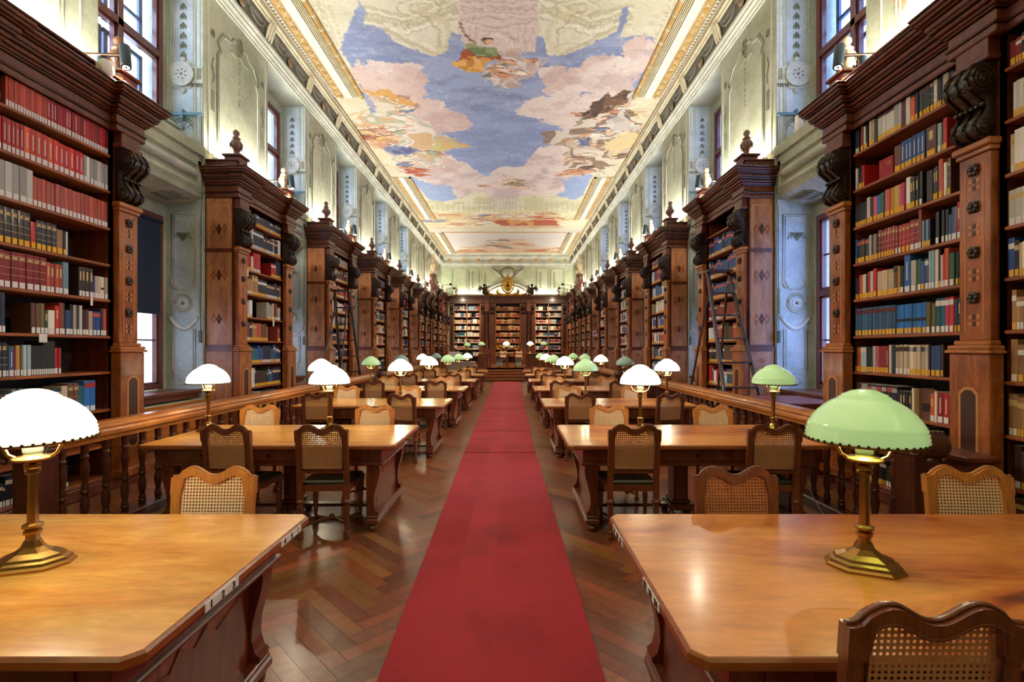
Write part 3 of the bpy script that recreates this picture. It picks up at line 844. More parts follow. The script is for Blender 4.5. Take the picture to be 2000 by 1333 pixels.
# the second compartment
put((V >= 1155), (222, 214, 188)); p2 = inpoly(U2, V2, [(560,1152),(1430,1152),(1300,1290),(730,1290)])
put(p2, (222, 220, 220)); C2 = [(730,1285),(760,1240),(900,1230),(960,1195),(1080,1200),(1150,1235),(1280,1240),(1290,1285)]
patch(C2, [(214,180,150),(226,206,180),(206,170,150)], 105, .8, .8); figures(C2, [(200,110,80),(214,150,110),(160,150,150),(226,216,200)], 16, 1.6)
# craquelure and age
put(fbm(GX*3, GY*9, 110) < .3, (150, 130, 130), .2)
put(fbm(GX*9, GY*9, 120) > .68, (236, 226, 210), .18)
me = bpy.data.meshes.new('ceiling')
vs = np.stack([GX, GY, np.full(GX.shape, ZC)], -1).reshape(-1, 3)
idx = np.arange(NX*NY).reshape(NY, NX)
q = np.stack([idx[:-1,:-1], idx[1:,:-1], idx[1:,1:], idx[:-1,1:]], -1).reshape(-1, 4)
me.vertices.add(len(vs)); me.vertices.foreach_set('co', vs.astype(np.float32).ravel())
me.loops.add(q.size); me.loops.foreach_set('vertex_index', q.ravel().astype(np.int32))
me.polygons.add(len(q)); me.polygons.foreach_set('loop_start', np.arange(0, q.size, 4, dtype=np.int32))
try: me.polygons.foreach_set('loop_total', np.full(len(q), 4, dtype=np.int32))
except Exception: pass
me.update(calc_edges=True)
ca = me.color_attributes.new('Col', 'FLOAT_COLOR', 'POINT')
ca.data.foreach_set('color', np.concatenate([col.reshape(-1, 3), np.ones((NX*NY, 1))], 1).astype(np.float32).ravel())
FRESCO = attr_mat('fresco', .9, 0, .10, 14.0)
me.materials.append(FRESCO)
o = bpy.data.objects.new('ceiling', me); C.objects.link(o); struct(o)
mb = MB(); mb.box(-6.2, 5.5, Y0-.2, YEND+.3, ZC+.02, ZC+.3); mb.box(XWL, XWR, Y0, 6.5, ZC-.01, ZC+.02)
trim(mb, [P_CREAM])

# ---- entablature and ceiling border
def cornice(side):
    s = -1 if side == 'L' else 1
    XW = XWL if side == 'L' else XWR
    X = lambda a: XW-s*a
    def st(prof, mats, m): 
        mb.strip([(X(a), z) for a, z in prof], 'Y', Y0, YEND, m, False)
    mb = MB()
    st([(0,7.64),(.03,7.65),(.03,7.69),(.06,7.70),(.07,7.74),(.12,7.76),(.12,7.80),(.16,7.82),(.17,7.86)], 0, 0)
    st([(.17,7.86),(.14,7.87),(.13,7.95),(.15,8.05),(.2,8.15),(.22,8.2)], 0, 1)
    st([(.22,8.2),(.26,8.20),(.26,8.25),(.3,8.26),(.3,8.31),(.27,8.33),(.31,8.36),(.32,8.40),(.26,8.41),(.24,ZC)], 0, 2)
    trim(mb, [P_REL, P_FRZ, P_CREAM])
    # consoles and medallions of the frieze
    mb = MB()
    y = 6.0; k = 0
    while y < 35:
        for q in range(3):
            mb.tube([(X(.17), y+.09*q, 7.88), (X(.2), y+.09*q, 7.98), (X(.22), y+.09*q, 8.08), (X(.27), y+.09*q, 8.18)], .028, 6, 0, rs=[.02,.03,.034,.03])
        mb.ball((X(.18), y+1.05, 8.0), .1, 1, 10, 6, sx=.5, sz=1)
        for d in (.55, 1.55):
            mb.tube([(X(.2), y+d+.26*math.cos(t*PI/8), 8.1-.16*math.sin(t*PI/8)) for t in range(9)], .014, 5, 2)
        y += 1.95
    trim(mb, [P_CREAM, P_BROWN, P_RELD])
    # bands lying on the ceiling
    spans = [(Y0, 13.3), (19.5, 25.8), (28.8, 35.0)]
    mb = MB()
    for y0, y1 in spans:
        mb.box(X(.24), X(.27), y0, y1, ZC-.03, ZC, 0); mb.box(X(.37), X(.39), y0, y1, ZC-.04, ZC, 0)
        mb.box(X(.28), X(.36), y0, y1, ZC-.012, ZC-.002, 3)
        y = max(y0, 5)
        while y < y1-.05: mb.box(X(.28), X(.36), y, y+.05, ZC-.035, ZC-.012, 2); y += .1
        mb.box(X(.40), X(.60), y0, y1, ZC-.02, ZC-.001, 1)
        mb.box(X(.61), X(.82), y0, y1, ZC-.045, ZC-.001, 2)
        for a in (.85, .89, .93, .97): mb.box(X(a), X(a+.018), y0, y1, ZC-.03, ZC-.001, 0)
        mb.tube([(X(1.07), y0, ZC-.03), (X(1.07), y1, ZC-.03)], .05, 8, 1)
        y = max(y0, 5)
        while y < y1-.05: mb.tube([(X(1.07), y, ZC-.03), (X(1.07), y+.05, ZC-.03)], .06, 8, 0); y += .45
        y = max(y0, 5)
        while y < y1-.1:
            mb.ball((X(.5), y+.1, ZC-.02), .07, 1, 8, 5, sz=.5); mb.ball((X(.5), y+.24, ZC-.02), .035, 0, 6, 4, sz=.6)
            mb.tube([(X(.5)+.09*math.cos(t*PI/5), y+.1+.1*math.sin(t*PI/5), ZC-.022) for t in range(10)], .01, 4, 0, True)
            y += .28
    trim(mb, [P_CREAM, P_GOLD, P_WHITE, P_BROWN])
cornice('L'); cornice('R')
# cross borders, the transverse step and the end cornice
mb = MB()
for y0 in (25.8, 28.4, 34.9):
    mb.box(XWL+.3, XWR-.3, y0, y0+.06, ZC-.03, ZC, 0)
for y0 in (28.8-.12, 34.4): mb.box(XWL+1.2, XWR-1.2, y0, y0+.1, ZC-.03, ZC, 1)
trim(mb, [P_CREAM, P_GOLD])
mb = MB()
mb.strip([(YEND,7.6),(YEND-.05,7.62),(YEND-.05,7.68),(YEND-.14,7.74),(YEND-.16,7.86),(YEND-.12,7.88),(YEND-.14,8.05),(YEND-.24,8.2),(YEND-.34,8.24),(YEND-.36,8.36),(YEND-.5,ZC)], 'X', XWL, XWR, 0)
for k in range(9):
    x = XWL+.6+k*1.04; mb.ball((x, YEND-.16, 8.02), .12, 1, 10, 6, sy=.4)
trim(mb, [P_REL, P_GOLD])
mb = MB()
for s, XW in ((1, XWL), (-1, XWR)): mb.box(XW, XW+s*.04, 28.35, 28.6, 4.6, 8.2, 0)
trim(mb, [P_BROWN])

# ------------------------------------------------------------------ bookcases
SHZ = [.16, .52, .93, 1.36, 1.77, 2.19, 2.60, 3.02, 3.45, 3.87]      # shelf tops
EXTRA = {}
def rosette(s):
    mb = MB()
    for k in range(6):
        a = k*PI/3; mb.ball((s*-.012, .03*math.cos(a), .03*math.sin(a)), .024, 0, 7, 4, sx=.7)
    mb.ball((s*-.024, 0, 0), .018, 0, 7, 4)
    for k in range(4):
        a = k*PI/2+PI/4; mb.ball((s*-.006, .045*math.cos(a), .045*math.sin(a)), .016, 0, 6, 4, sx=.6)
    return mb
def corbel(s, w):
    """carved double scroll bracket, u measured from the case front, z 0..0.6"""
    mb = MB()
    prof = []
    for t in range(13):
        a = -PI*.5+t*PI/12*1.15; prof.append((-.10-.12*math.cos(a), .47+.125*math.sin(a)))
    prof = [(0,.0),(-.06,.01),(-.12,.03),(-.155,.08),(-.15,.15),(-.11,.19),(-.085,.24),(-.09,.30),(-.14,.34),(-.20,.39),(-.225,.46),(-.21,.53),(-.16,.59),(-.08,.62),(0,.62)]
    mb.prism([(s*p[0], p[1]) for p in prof], 'Y', .02, w-.02, 0, True)
    for y in (.02, w-.02):        # volutes on the flanks
        for r in (.10, .065, .03): mb.tube([(s*(-.11-r*math.cos(t*PI/8)), y, .48+r*math.sin(t*PI/8)) for t in range(16)], .012, 5, 0, True)
        for r in (.06, .03): mb.tube([(s*(-.09-r*math.cos(t*PI/6)), y, .09+r*math.sin(t*PI/6)) for t in range(12)], .010, 5, 0, True)
    for q in range(3):            # acanthus ribs
        y = .05+q*(w-.1)/2
        mb.tube([(s*(p[0]-.012), y, p[1]) for p in prof[1:-1]], .016, 6, 0)
    for q in range(6): mb.ball((s*(-.11), .03+q*(w-.06)/5, .27), .022, 0, 7, 4)
    for q in range(14):
        y = .04+(q % 5)*(w-.08)/4; z = .4+.05*(q//5); mb.ball((s*(-.2), y, z), .018, 0, 6, 4)
    return mb
def finial():
    mb = MB()
    mb.bbox(-.13, .13, -.13, .13, 0, .24, .01, 0); mb.bbox(-.16, .16, -.16, .16, .24, .28, .01, 0)
    mb.lathe([(.05,.28),(.06,.3),(.035,.33),(.06,.37),(.095,.43),(.1,.48),(.08,.53),(.05,.55),(.06,.57),(.075,.58),(.05,.6),(.035,.63),(.055,.66),(.05,.70),(.02,.73),(.002,.74)], (0,0,0), 12, 1)
    for k in range(6): mb.tube([(.1*math.cos(k*PI/3),.1*math.sin(k*PI/3),.4),(.105*math.cos(k*PI/3),.105*math.sin(k*PI/3),.47),(.06*math.cos(k*PI/3),.06*math.sin(k*PI/3),.54)], .013, 5, 1)
    return mb
FINM = plain('finial_lit_tone', (206, 182, 148), .5)  # bright copy: light falling on the finials put into the colour
FIND = plain('finial_shade_tone', (112, 76, 54), .4, coat=.3)  # dark copy: finials seen against the light, shade in the colour

def bookcase(side, y0, bays, pil=.35, bay=1.4, label='', sidepanel=True, grp='walnut bookcases along the side walls', htop=0.0, wall_u=None):
    """bays: number of shelf bays between pilasters; v starts at 0 on the camera side"""
    s, XF, uw, uo = SIDES[side]
    root = thing('bookcase', label, 'bookcase', (XF, y0, 0), 0, grp)
    Wd = bays*bay+(bays+1)*pil; D = uw-.004
    tf = lambda x, y, z: (s*x, y, z)
    B = lambda mb, name, mats, par=root, loc=None: mb.build(name, mats, par, tf, loc)
    zt = 4.15+htop
    # carcass: sides, back, top, plinth, fascia posts
    mb = MB()
    mb.box(D-.02, D, 0, Wd, 0, zt, 1)
    mb.box(0, D, 0, .03, 0, zt, 0); mb.box(0, D, Wd-.03, Wd, 0, zt, 0)
    mb.box(0, D, 0, Wd, zt, zt+.05, 0)
    for k in range(bays+1):
        v = k*(pil+bay)
        mb.box(0, .03, v, v+pil, 0, zt, 0)
        if 0 < k < bays: mb.box(0, D, v+.0, v+.03, 0, zt, 0); mb.box(0, D, v+pil-.03, v+pil, 0, zt, 0)
        else:
            mb.box(0, D, (v+pil-.03) if k == 0 else v, (v+pil) if k == 0 else v+.03, 0, zt, 0)
    B(mb, 'carcass', [W_CASE, W_BACK])
    mb = MB()
    mb.bbox(-.05, D, -.03, Wd+.03, 0, .13, .012)
    mb.bbox(-.03, .02, 0, Wd, .13, .15, .006)
    B(mb, 'plinth', [W_RAIL if False else W_CASE])
    # shelves
    for k in range(bays):
        v = pil+k*(pil+bay)
        for z in SHZ:
            mb = MB(); mb.bbox(.005, D-.02, v, v+bay, z-.03, z, .004)
            B(mb, 'shelf', [W_SHELF])
    # pilasters with pedestal, inlaid shaft, cap and corbel
    for k in range(bays+1):
        v = k*(pil+bay)
        mb = MB()
        mb.bbox(-.12, .0, v-.01, v+pil+.01, .12, 1.58, .008, 0)
        for i, (o, z0, z1) in enumerate(((.145,1.58,1.61),(.13,1.61,1.65),(.10,1.65,1.69))): mb.bbox(-o, 0, v-(o-.12)-.01, v+pil+(o-.12)+.01, z0, z1, .008, 1)
        mb.bbox(-.155, 0, v-.03, v+pil+.03, .12, .22, .012, 0)
        # inlaid octagonal panel
        c = v+pil/2; a = pil*.26
        oct_ = lambda a, b, t: [(c-a+t,z0_) for z0_ in ()]
        P = lambda a, lo, hi, t: [(c-a+t,lo),(c+a-t,lo),(c+a,lo+t),(c+a,hi-t),(c+a-t,hi),(c-a+t,hi),(c-a,hi-t),(c-a,lo+t)]
        mb.prism(P(a,.45,1.3,.05), 'X', -.123, -.118, 2); mb.prism(P(a-.025,.475,1.275,.04), 'X', -.126, -.119, 3)
        B(mb, 'pedestal', [W_BURL, W_RAIL, W_INLAY, W_INLD])
        mb = MB()
        mb.bbox(-.07, 0, v+.035, v+pil-.035, 1.69, 3.24, .006, 0)
        for y in (v+.09, v+pil-.10): mb.box(-.0725, -.069, y, y+.012, 1.76, 3.16, 1)
        for q, z in enumerate((1.86, 2.24, 2.62, 3.0)):
            for dy in (-.035, .0, .035):
                for dz in (-.03, .03):
                    mb.prism([(c+dy-.02,z+dz),(c+dy,z+dz-.025),(c+dy+.02,z+dz),(c+dy,z+dz+.025)], 'X', -.0735, -.069, 1 if dy else 2)
        mb.bbox(-.09, 0, v+.02, v+pil-.02, 3.24, 3.28, .006, 3); mb.bbox(-.115, 0, v, v+pil, 3.28, 3.34, .012, 3)
        pl = B(mb, 'pilaster', [W_BURL, W_INLAY, W_INLD, W_RAIL])
        for z in (2.05, 2.43, 2.81, 3.12):
            rosette(1).build('rosette', [W_CARVE], pl, tf, (s*-.074, c, z))
        cb = corbel(1, pil-.06)
        cb.build('corbel', [W_CARVE], root, tf, (s*-.005, v+.03, 3.35))
        mb = MB()
        mb.bbox(-.12, 0, v+.01, v+pil-.01, 3.97, 4.03, .01); mb.bbox(-.10, 0, v+.03, v+pil-.03, 4.03, zt-.0, .006)
        B(mb, 'impost_block', [W_CASE])
    # entablature: architrave, frieze, stepped crown with breaks over the pilasters
    mb = MB()
    def ring(o, z0, z1, m=0, extra=.0):
        mb.bbox(-o, D, -o*.8, Wd+o*.8, z0, z1, min(.01,(z1-z0)*.4), m)
        for k in range(bays+1):
            v = k*(pil+bay); mb.bbox(-o-.09-extra, 0, v-.03-o*.8, v+pil+.03+o*.8, z0, z1, min(.01,(z1-z0)*.4), m)
    for o, z0, z1, m in ((.02,.0,.07,0),(.035,.07,.09,1),(.015,.09,.19,0),(.04,.19,.21,1),(.06,.21,.24,0),(.09,.24,.28,0),(.125,.28,.31,1),(.14,.31,.36,0),(.17,.36,.38,1),(.20,.38,.41,0),(.22,.41,.45,0),(.235,.45,.47,1)):
        ring(o, zt+z0, zt+z1, m)
    B(mb, 'cornice', [W_CASE, W_DARK])
    mb = MB(); zc = zt+.47
    mb.bbox(-.05, D, .0, Wd, zc, zc+.14, .008); mb.bbox(-.08, D, -.02, Wd+.02, zc+.14, zc+.17, .008)
    B(mb, 'blocking_course', [W_CASE])
    fins = []
    for k in range(bays+1):
        v = k*(pil+bay)
        mb = finial()
        B(mb, 'finial', [W_CASE, FIND if k == 0 or (side == 'L' and bays == 2 and not sidepanel) else FINM], root, (s*(.05), v+pil/2, zc))  # silhouetted finials take the dark copy, the rest the bright one
    if sidepanel:
        # inlaid flank facing the camera
        mb = MB(); e = -.006
        mb.box(.02, D-.02, e, 0, 1.69, zt-.02, 0)
        for u in (.05, D-.075): mb.box(u, u+.025, e-.002, e, 1.8, zt-.12, 1)
        for z in (1.8, zt-.14): mb.box(.05, D-.05, e-.002, e, z, z+.02, 1)
        for z in (2.12, 2.85, 3.62):
            for du in (-.09, 0, .09):
                uc = D/2+du
                mb.prism([(uc-.045,z),(uc,z-.10),(uc+.045,z),(uc,z+.10)], 'Y', e-.003, e-.001, 2 if du == 0 else 3)
                mb.prism([(uc-.015,z),(uc,z-.03),(uc+.015,z),(uc,z+.03)], 'Y', e-.005, e-.002, 3 if du == 0 else 1)
        mb.box(.0, D, e-.02, 0, 1.58, 1.66, 4); mb.box(.01, D-.01, e-.006, 0, .13, 1.58, 0)
        for u0, u1, z0, z1 in ((.1,.125,.5,1.3),(D-.125,D-.1,.5,1.3)): mb.box(u0, u1, e-.008, e-.005, z0, z1, 1)
        for z in (.5, 1.28): mb.box(.1, D-.1, e-.008, e-.005, z, z+.02, 1)
        for z in (.36, 1.42): mb.prism([(D/2-.08,z),(D/2,z-.05),(D/2+.08,z),(D/2,z+.05)], 'Y', e-.008, e-.005, 3)
        mb.box(.0, D, -.02, 0, 3.24, 3.3, 4)
        B(mb, 'flank_panel', [W_SIDE, W_INLAY, W_INLD, W_BURL, W_CASE])
    return root

BC = {}
nmw = ['nearest', 'second', 'third', 'fourth', 'fifth']
for side in 'LR':
    wn = 'left' if side == 'L' else 'right'
    BC[side, 1] = bookcase(side, 6.05-3*.35-2*1.4, 2, label='large walnut bookcase nearest the camera on the %s, with two bays' % wn, sidepanel=False)
    r = bookcase(side, PIERS[0], 1, label='walnut bookcase with marquetry flank, second along the %s wall' % wn)
    BC[side, 2] = r
index_children()
for side in 'LR':
    wn = 'left' if side == 'L' else 'right'
    s, XF, uw, uo = SIDES[side]
    for k, y in enumerate(PIERS[1:]):
        extra = {('L',0):' with a ladder before it', ('R',0):''}.get((side,k),'')
        BC[side, 3+k] = dup(BC[side, 2], (XF, y, 0), 0, 'walnut bookcase with marquetry flank, %s along the %s wall' % (nmw[2+k], wn))
for side in 'LR':
    wn = 'left' if side == 'L' else 'right'
    BC[side, 6] = bookcase(side, 24.4, 2, label='double walnut bookcase, last before the chancel on the %s wall' % wn)
    BC[side, 7] = bookcase(side, 28.6, 3, pil=.3, bay=1.74, label='tall bookcase lining the %s side of the chancel' % wn, sidepanel=True, htop=.7)

# end wall cases
def end_case(x0, x1, bays, label, ztop, wood_m=None, curved=False, yb=YEND-.02, yf=YEND-.5, pil=.28):
    root = thing('bookcase', label, 'bookcase', (x0, yf, 0), 0, 'walnut bookcases on the end wall')
    Wd = x1-x0; D = yb-yf-.02; bw = (Wd-(bays+1)*.04-2*pil)/bays
    mb = MB()
    mb.box(0, Wd, D-.02, D, .3, ztop, 1)
    mb.box(0, pil, 0, D, .3, ztop, 0); mb.box(Wd-pil, Wd, 0, D, .3, ztop, 0)
    for k in range(bays+1):
        x = pil+k*(bw+.04); mb.box(x, x+.04, 0, D-.02, .3, ztop, 2)
    mb.box(0, Wd, 0, D, ztop-.04, ztop, 0); mb.box(0, Wd, -.03, D, .3, .6, 0)
    mb.build('carcass', [W_CASE, W_BACK, W_RAIL], root)
    zs = [.62+k*(ztop-.62-.1)/9 for k in range(9)]
    for k in range(bays):
        x = pil+.04+k*(bw+.04)
        for z in zs:
            m = MB(); m.box(x, x+bw, .01, D-.02, z, z+.035); m.build('shelf', [W_SHELF], root)
    for x in (0, Wd-pil):
        m = MB(); m.bbox(x, x+pil, -.1, 0, .5, 1.7, .01, 0); m.bbox(x+.03, x+pil-.03, -.06, 0, 1.7, ztop-.8, .01, 1)
        m.build('pilaster', [W_CASE, W_DARK], root)
    for x in (.02, Wd-pil+.02):
        cb = corbel(1, pil-.04)
        cb.build('corbel', [W_CARVE], root, lambda a, b, c_: (b, a, c_), (x, -.05, ztop-.78))
    m = MB()
    for o, z0, z1 in ((.04,0,.1),(.02,.1,.3),(.1,.3,.38),(.18,.38,.46),(.24,.46,.52)): m.bbox(-.0, Wd, -o, D, ztop+z0, ztop+z1, .01, 0)
    m.build('cornice', [W_CASE], root)
    return root, zs, bw
ZE = 4.9
E1 = end_case(-4.45, -1.98, 2, 'walnut bookcase with two bays left of the centre on the end wall', ZE)
E3 = end_case(1.36, 3.86, 2, 'walnut bookcase with two bays right of the centre on the end wall', ZE)
E2 = end_case(-1.62, 1.02, 1, 'dark centre bookcase of brown leather books on the end wall', ZE, pil=.42)

for x0, x1, w_2 in ((-1.975, -1.625, 'left'), (1.025, 1.355, 'right')):
    root = thing('column', 'dark walnut column %s of the centre bookcase on the end wall' % w_2, 'column', ((x0+x1)/2, YEND-.5, 0), 0, 'columns beside the centre bookcase')
    h_ = (x1-x0)/2-.004
    m = MB(); m.bbox(-h_, h_, -.12, .46, .5, 1.6, .01); m.build('pedestal', [W_CASE], root)
    m = MB(); m.lathe([(.13,1.6),(.14,1.64),(.11,1.7),(.115,2.5),(.095,4.2),(.12,4.25),(.14,4.3)], (0,.02,0), 14); m.box(-h_, h_, .14, .46, 1.6, 4.3); m.build('shaft', [W_DARK], root)
    m = MB(); m.bbox(-h_, h_, -.13, .46, 4.3, ZE, .01); 
    for o_, z0, z1 in ((.04,0,.1),(.02,.1,.3),(.1,.3,.38),(.18,.38,.46),(.24,.46,.52)): m.bbox(-h_, h_, -o_-.04, .46, ZE+z0, ZE+z1, .008)
    m.build('capital', [W_CASE], root)
# ------------------------------------------------------------------ books
CLR = {'red':(172,28,34),'dred':(140,20,28),'scar':(206,50,36),'oran':(214,84,36),'salm':(180,78,58),'grey':(168,164,162),'whit':(224,220,212),
 'beig':(196,176,148),'tan':(168,124,82),'brow':(98,62,44),'dbro':(58,38,30),'blac':(26,24,26),'navy':(26,34,58),'blue':(34,72,138),'bblu':(32,104,182),
 'sblu':(120,156,182),'lblu':(164,190,196),'teal':(18,96,110),'gree':(30,92,66),'dgre':(34,48,36),'oliv':(104,94,58),'yell':(232,190,80),'ambe':(206,146,56),
 'pink':(206,92,120),'mage':(168,44,92),'purp':(74,66,104),'crea':(226,208,178),'rbro':(138,52,34),'maro':(92,28,38),'gblu':(46,86,128)}
CNAME = {'red':'red','dred':'dark red','scar':'bright red','oran':'orange','salm':'salmon','grey':'grey','whit':'white','beig':'beige','tan':'tan','brow':'brown','dbro':'dark brown',
 'blac':'black','navy':'navy','blue':'blue','bblu':'bright blue','sblu':'grey-blue','lblu':'pale blue','teal':'teal','gree':'green','dgre':'dark green','oliv':'olive','yell':'yellow',
 'ambe':'amber','pink':'pink','mage':'magenta','purp':'purple','crea':'cream','rbro':'red-brown','maro':'maroon','gblu':'muted blue'}
BMAT = {}
def bmat(c, v):
    if (c, v) not in BMAT:
        k = 1+(v-1)*.09
        BMAT[c, v] = plain('cover_%s_%d' % (CNAME[c].replace(' ', '_'), v), tuple(min(255, x*k) for x in CLR[c]), .45, coat=.15)
    return BMAT[c, v]
def add_book(mb, s, XF, ua, va, z, th, h, dep, band, style, lean=0.0):
    """one book standing with its spine to the room; slots 0 cover 1 pages 2 title"""
    r = min(.006, th*.25)
    sp = [(ua+r, 0), (ua+r*.25, r*.5), (ua, th*.3), (ua, th*.7), (ua+r*.25, th-r*.5), (ua+r, th)]
    ring = sp+[(ua+dep, th), (ua+dep, 0)]
    def P(u, v, zz): return (s*u, va+v+lean*zz, z+zz)
    n_ = len(ring)
    vs = [P(u, v, 0) for u, v in ring]+[P(u, v, h) for u, v in ring]
    fs = [(i,(i+1)%n_,n_+(i+1)%n_,n_+i) for i in range(n_)]
    mb.add(vs, fs, 0); mb.add(vs, [tuple(range(n_-1,-1,-1))], 0); mb.add(vs, [tuple(range(n_,2*n_))], 1)
    e = ua-.0008
    def Q(y0, y1, z0, z1, m): mb.add([P(e,y0,z0),P(e,y1,z0),P(e,y1,z1),P(e,y0,z1)], [(0,1,2,3)], m)
    if style == 'line': Q(th*.42, th*.58, h*.32, h*.82, 2)
    elif style == 'bands':
        for q in (.35, .55, .78, .88): Q(0, th, h*q, h*q+.004, 2)
        Q(th*.15, th*.85, h*.8, h*.86, 2)
    elif style == 'text': Q(th*.3, th*.7, h*.55, h*.85, 2)
    elif style == 'head': Q(0, th, h*.78, h*.93, 2)
    elif style == 'belt': Q(0, th, h*.42, h*.52, 2)
